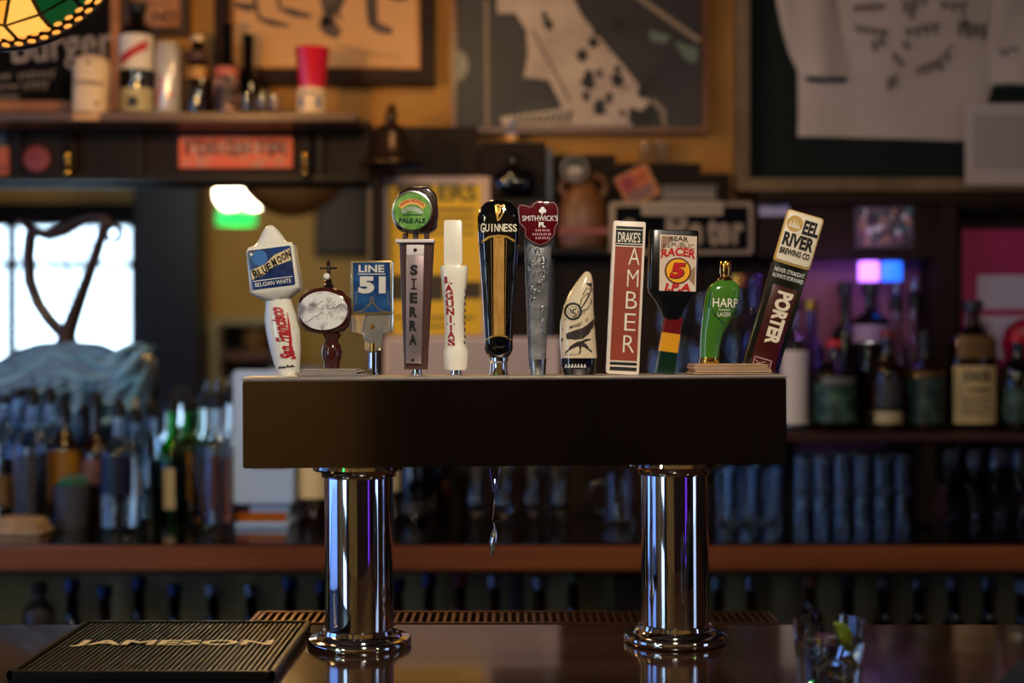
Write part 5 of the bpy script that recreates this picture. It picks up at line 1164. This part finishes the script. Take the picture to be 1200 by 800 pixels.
# tags and photographs at right
fr = hp(907, 253, 3.435); t = thing('white_card', fr, 'small white card pinned under the jersey frame', 'card')
B(fr).prism(rect(-17, 0, 18, 26), -1, 0).out('card_face', M('bluish card', (170, 165, 190), .6), t); b = B(fr).stroke([(-6, 14), (0, 10), (6, 14), (3, 7)], 1.2, .3); b.out('print', M('grey type'), t, smooth=0)
fr = hp(1036, 292, 3.435); t = thing('group_photo', fr, 'colour group snapshot pinned on the right header board', 'photograph')
B(fr).prism(rect(-34, 2, 34, 50), -1, 0).out('print', M('snapshot base', (110, 86, 96), .4, c2=(52, 40, 52), scale=30), t)
rr = random.Random(11); cs = [(190, 160, 150), (60, 110, 110), (150, 90, 110), (210, 200, 200), (40, 44, 70), (170, 120, 100)]
for k, c in enumerate(cs):
    b = B(fr)
    for j in range(7): u, v = rr.uniform(-29, 29), rr.uniform(7, 45); b.face(ell(u, v, rr.uniform(3, 5), rr.uniform(3, 5), 10), .3 + .05 * k + .004 * j)
    b.out('people_print', M('snap %d' % k, c, .5), t, smooth=0)
fr = hp(1200, 445, 3.54); t = thing('pink_picture', fr, 'dark framed magenta picture with pale window shapes at right edge', 'picture')
for a in ((1118, 262, 1290, 268), (1118, 446, 1290, 452), (1118, 268, 1126, 446), (1282, 268, 1290, 446)):
    B(fr).prism(fr.A([(a[0], a[1]), (a[2], a[1]), (a[2], a[3]), (a[0], a[3])])[::-1], -8, 4, .8).out('frame_rail', wood_black, t)
B(fr).prism(fr.A([(1126, 268), (1282, 268), (1282, 446), (1126, 446)])[::-1], -6, -2).out('print', M('magenta print', (186, 36, 100), .5, c2=(164, 28, 86), scale=4), t)
b = B(fr).face(fr.A([(1146, 322), (1270, 322), (1270, 362), (1146, 362)])[::-1], -1.5).face(fr.A([(1146, 370), (1240, 370), (1240, 430), (1160, 418), (1146, 400)])[::-1], -1.5); b.out('pale_shapes', M('pale lilac print', (206, 190, 220), .5), t, smooth=0)  # two pale shapes laid over the magenta

# ================================================================ stained glass lamp, upper left
d = 2.15; fr = PF(4, -99, d); t = thing('stained_glass_lamp', fr, 'amber and green stained glass lamp shade with beaded rim, top left corner', 'lamp')
Rr = 156; lead = M('lead came', (26, 14, 8), .45)
am = [M('amber pane %d' % k, (120, 72, 24), .35, es=e, ec=c) for k, (c, e) in enumerate((((255, 168, 50), 1.05), ((255, 188, 84), 1.15), ((250, 140, 28), .9)))]; gp_ = M('green pane', (4, 40, 20), .3, es=.5, ec=(4, 84, 32))
def dome(r, a): return (r * Rr * math.cos(a), r * Rr * math.sin(a), 52 * math.sqrt(max(0, 1.02 - r * r)))
rings = [.12, .36, .56, .72, .85, .965]; nn = 22
rr = random.Random(4)
jit = {}
def node(i, k):
    if (i, k % nn) not in jit:
        jj = 0 if i in (0, 5) else 1
        jit[(i, k % nn)] = (rings[i] + jj * rr.uniform(-.03, .03), 2 * math.pi * (k % nn) / nn + jj * rr.uniform(-.06, .06))
    return jit[(i, k % nn)]
for i in range(5):
    for k in range(nn):
        q = [node(i, k), node(i + 1, k), node(i + 1, k + 1), node(i, k + 1)]
        pts = [dome(*p) for p in q]; c = [sum(p[j] for p in pts) / 4 for j in range(3)]
        ang = math.degrees(math.atan2(c[1], c[0])) % 360
        g = (292 < ang < 325 and i >= 2) or (200 < ang < 262 and i == 2) or (270 < ang < 300 and i == 2) or (150 < ang < 262 and i in (3,)) or (20 < ang < 60) or (100 < ang < 140 and i > 2)
        sh = [tuple(c[j] + (p[j] - c[j]) * (1 - 3.0 / max(20, math.dist(p, c))) for j in range(3)) for p in pts]
        b = B(fr); b.face([(p[0], p[1], p[2] + .8) for p in sh]); b.out('glass_pane', gp_ if g else am[rr.randrange(3)], t, smooth=0)
b = B(fr)
pr = [(Rr * q / 20, 52 * math.sqrt(max(0, 1.02 - (q / 20) ** 2)) - 10) for q in range(1, 21)]
vs = None
for (r0, w0), (r1, w1) in zip(pr, pr[1:]):
    for k in range(44):
        a, c = 2 * math.pi * k / 44, 2 * math.pi * (k + 1) / 44
        b.face([(r0 * math.cos(a), r0 * math.sin(a), w0), (r1 * math.cos(a), r1 * math.sin(a), w1), (r1 * math.cos(c), r1 * math.sin(c), w1), (r0 * math.cos(c), r0 * math.sin(c), w0)])
b.out('lead_shell', lead, t, smooth=60)
B(fr).tube([(*p, 6) for p in ell(0, 0, Rr, Rr, 72)], 5, 8, close=True).out('rim', lead, t, smooth=60)
bd0 = None
for row, (rad, w_) in enumerate(((Rr - 6.5, 20.5), (Rr - 1.2, 13.5))):
    for k in range(64):
        a = 2 * math.pi * (k + .5 * row) / 64
        if bd0 is None:
            f0 = Fr((0, 0, 0), fr.S); bd0 = B(f0).lathe([(0, -5), (1.8, -4), (2.7, 0), (1.8, 4), (0, 5)], seg=8).out('glass_bead', M('bead glow', (255, 170, 70), .3, es=.8), t, smooth=60); o = bd0
        else: o = bd0.copy(); COL.objects.link(o)
        o.parent = t; o.location = fr.L(rad * math.cos(a), rad * math.sin(a), w_); o.rotation_euler = (0, -a + .25, 0)
B(fr).lathe([(0, 0), (14, 4), (20, 0)], 0, 0, 52).out('hub_cap', lead, t)
B(fr).tube([(0, 0, 40), (0, 60, -60), (0, 200, -90), (0, (ZT - fr.base.z) / fr.S, -90)], 5).out('lamp_arm', brass, t, smooth=60)

# ================================================================ near glass with lime, dark jacket
fr = PF(972, 0, 1.5); fr = WF(fr.base.x, 1.5, BTI); t = thing('water_glass', fr, 'tumbler of iced water with a lime wedge on the near bar, right', 'glass')
H = .098
B(fr).lathe([(0, 0), (.028, 0), (.030, .003), (.0385, H), (.0365, H), (.029, .012), (0, .010)], seg=40).out('glass_wall', glass, t, smooth=50)
B(fr).lathe([(0, .0105), (.0285, .0125), (.0350, .078), (0, .078)], seg=40).out('water', M('clear liquor'), t, smooth=50)
for i, (x, y, z, a) in enumerate(((-.012, .002, .06, .4), (.01, -.008, .052, 1.1), (.004, .012, .066, .2), (-.006, -.010, .036, .8))):
    o = B(fr).box(fr.base.x - .010, fr.base.x + .010, 1.49, 1.51, BTI - .010, BTI + .010, .003).out('ice_cube', glass, t); o.location = (x, y, z); o.rotation_euler = (a, a * .7, a * 2)
lime = B(Fr(fr.base)).prism([(.0145 * math.cos(a), .0145 * math.sin(a)) for a in [math.pi * k / 12 for k in range(13)]], -.005, .005, .001).out('lime_wedge', M('lime skin', (96, 116, 24), .4, c2=(130, 140, 48), scale=60), t, fix=True)
lime.location = (.008, -.006, .082); lime.rotation_euler = (.3, 1.2, .5)
fr = WF(.60, 1.42, BTI); t = thing('dark_jacket', fr, 'dark grey jacket heaped on the near bar at the right corner', 'jacket')
b = B(fr).loft([(0, 0, .125, .10, 2.4), (.03, .004, .12, .10, 2.4), (.06, .012, .105, .09, 2.2), (.085, .02, .085, .075, 2.1), (.10, .03, .055, .05, 2), (.107, .035, .02, .02, 2)], 40)
o = b.out('folded_cloth', M('charcoal cloth', (24, 24, 30), .95, c2=(17, 17, 22), scale=20, bump=.5), t, fix=True, smooth=70)
B(fr).tube([(-.10, .045, .07), (-.05, .075, .085), (0, .088, .082), (.05, .09, .07)], [.008, .012, .012, .008], 8).out('sleeve_fold', M('charcoal cloth'), t, smooth=70)

# lettering becomes a sub-part of the plate it is printed on
def _box(o):
    vs = [v.co for v in o.data.vertices]
    return [min(v[i] for v in vs) for i in range(3)], [max(v[i] for v in vs) for i in range(3)]
BASES = ('label', 'plate', 'badge', 'medallion', 'cream_plate', 'maroon_panel', 'rust_panel', 'header', 'sheet', 'yellow_sheet', 'sign_face', 'strip', 'card', 'slate', 'paper_print', 'print', 'sleeve', 'drawing_paper', 'photo_print', 'pale_deck', 'jersey_body', 'ribbon', 'banner', 'head_block', 'base_band')
PRINTS = ('lettering', 'chalk', 'print', 'mark', 'figures', 'lines', 'signatures', 'emblem', 'numeral', 'stripe', 'shapes', 'block', 'trim', 'patches', 'areas', 'deck', 'beams')
for root in [o for o in COL.objects if o.type == 'EMPTY']:
    kids = [c for c in root.children if c.type == 'MESH']
    bases = [(c, _box(c)) for c in kids if c.name.split('.')[0] in BASES]
    for c in kids:
        n = c.name.split('.')[0]
        if c.children or not any(q in n for q in PRINTS) or n in ('print', 'paper_print', 'photo_print') : continue
        lo, hi = _box(c); best = None
        for b_, (bl, bh) in bases:
            if b_ is c or b_.parent is not root: continue
            cx, cz = (lo[0] + hi[0]) / 2, (lo[2] + hi[2]) / 2
            if bl[0] - .002 <= cx <= bh[0] + .002 and bl[2] - .002 <= cz <= bh[2] + .002 and bl[1] >= lo[1] - .012:
                if best is None or bl[1] < best[1]: best = (b_, bl[1])
        if best: c.parent = best[0]
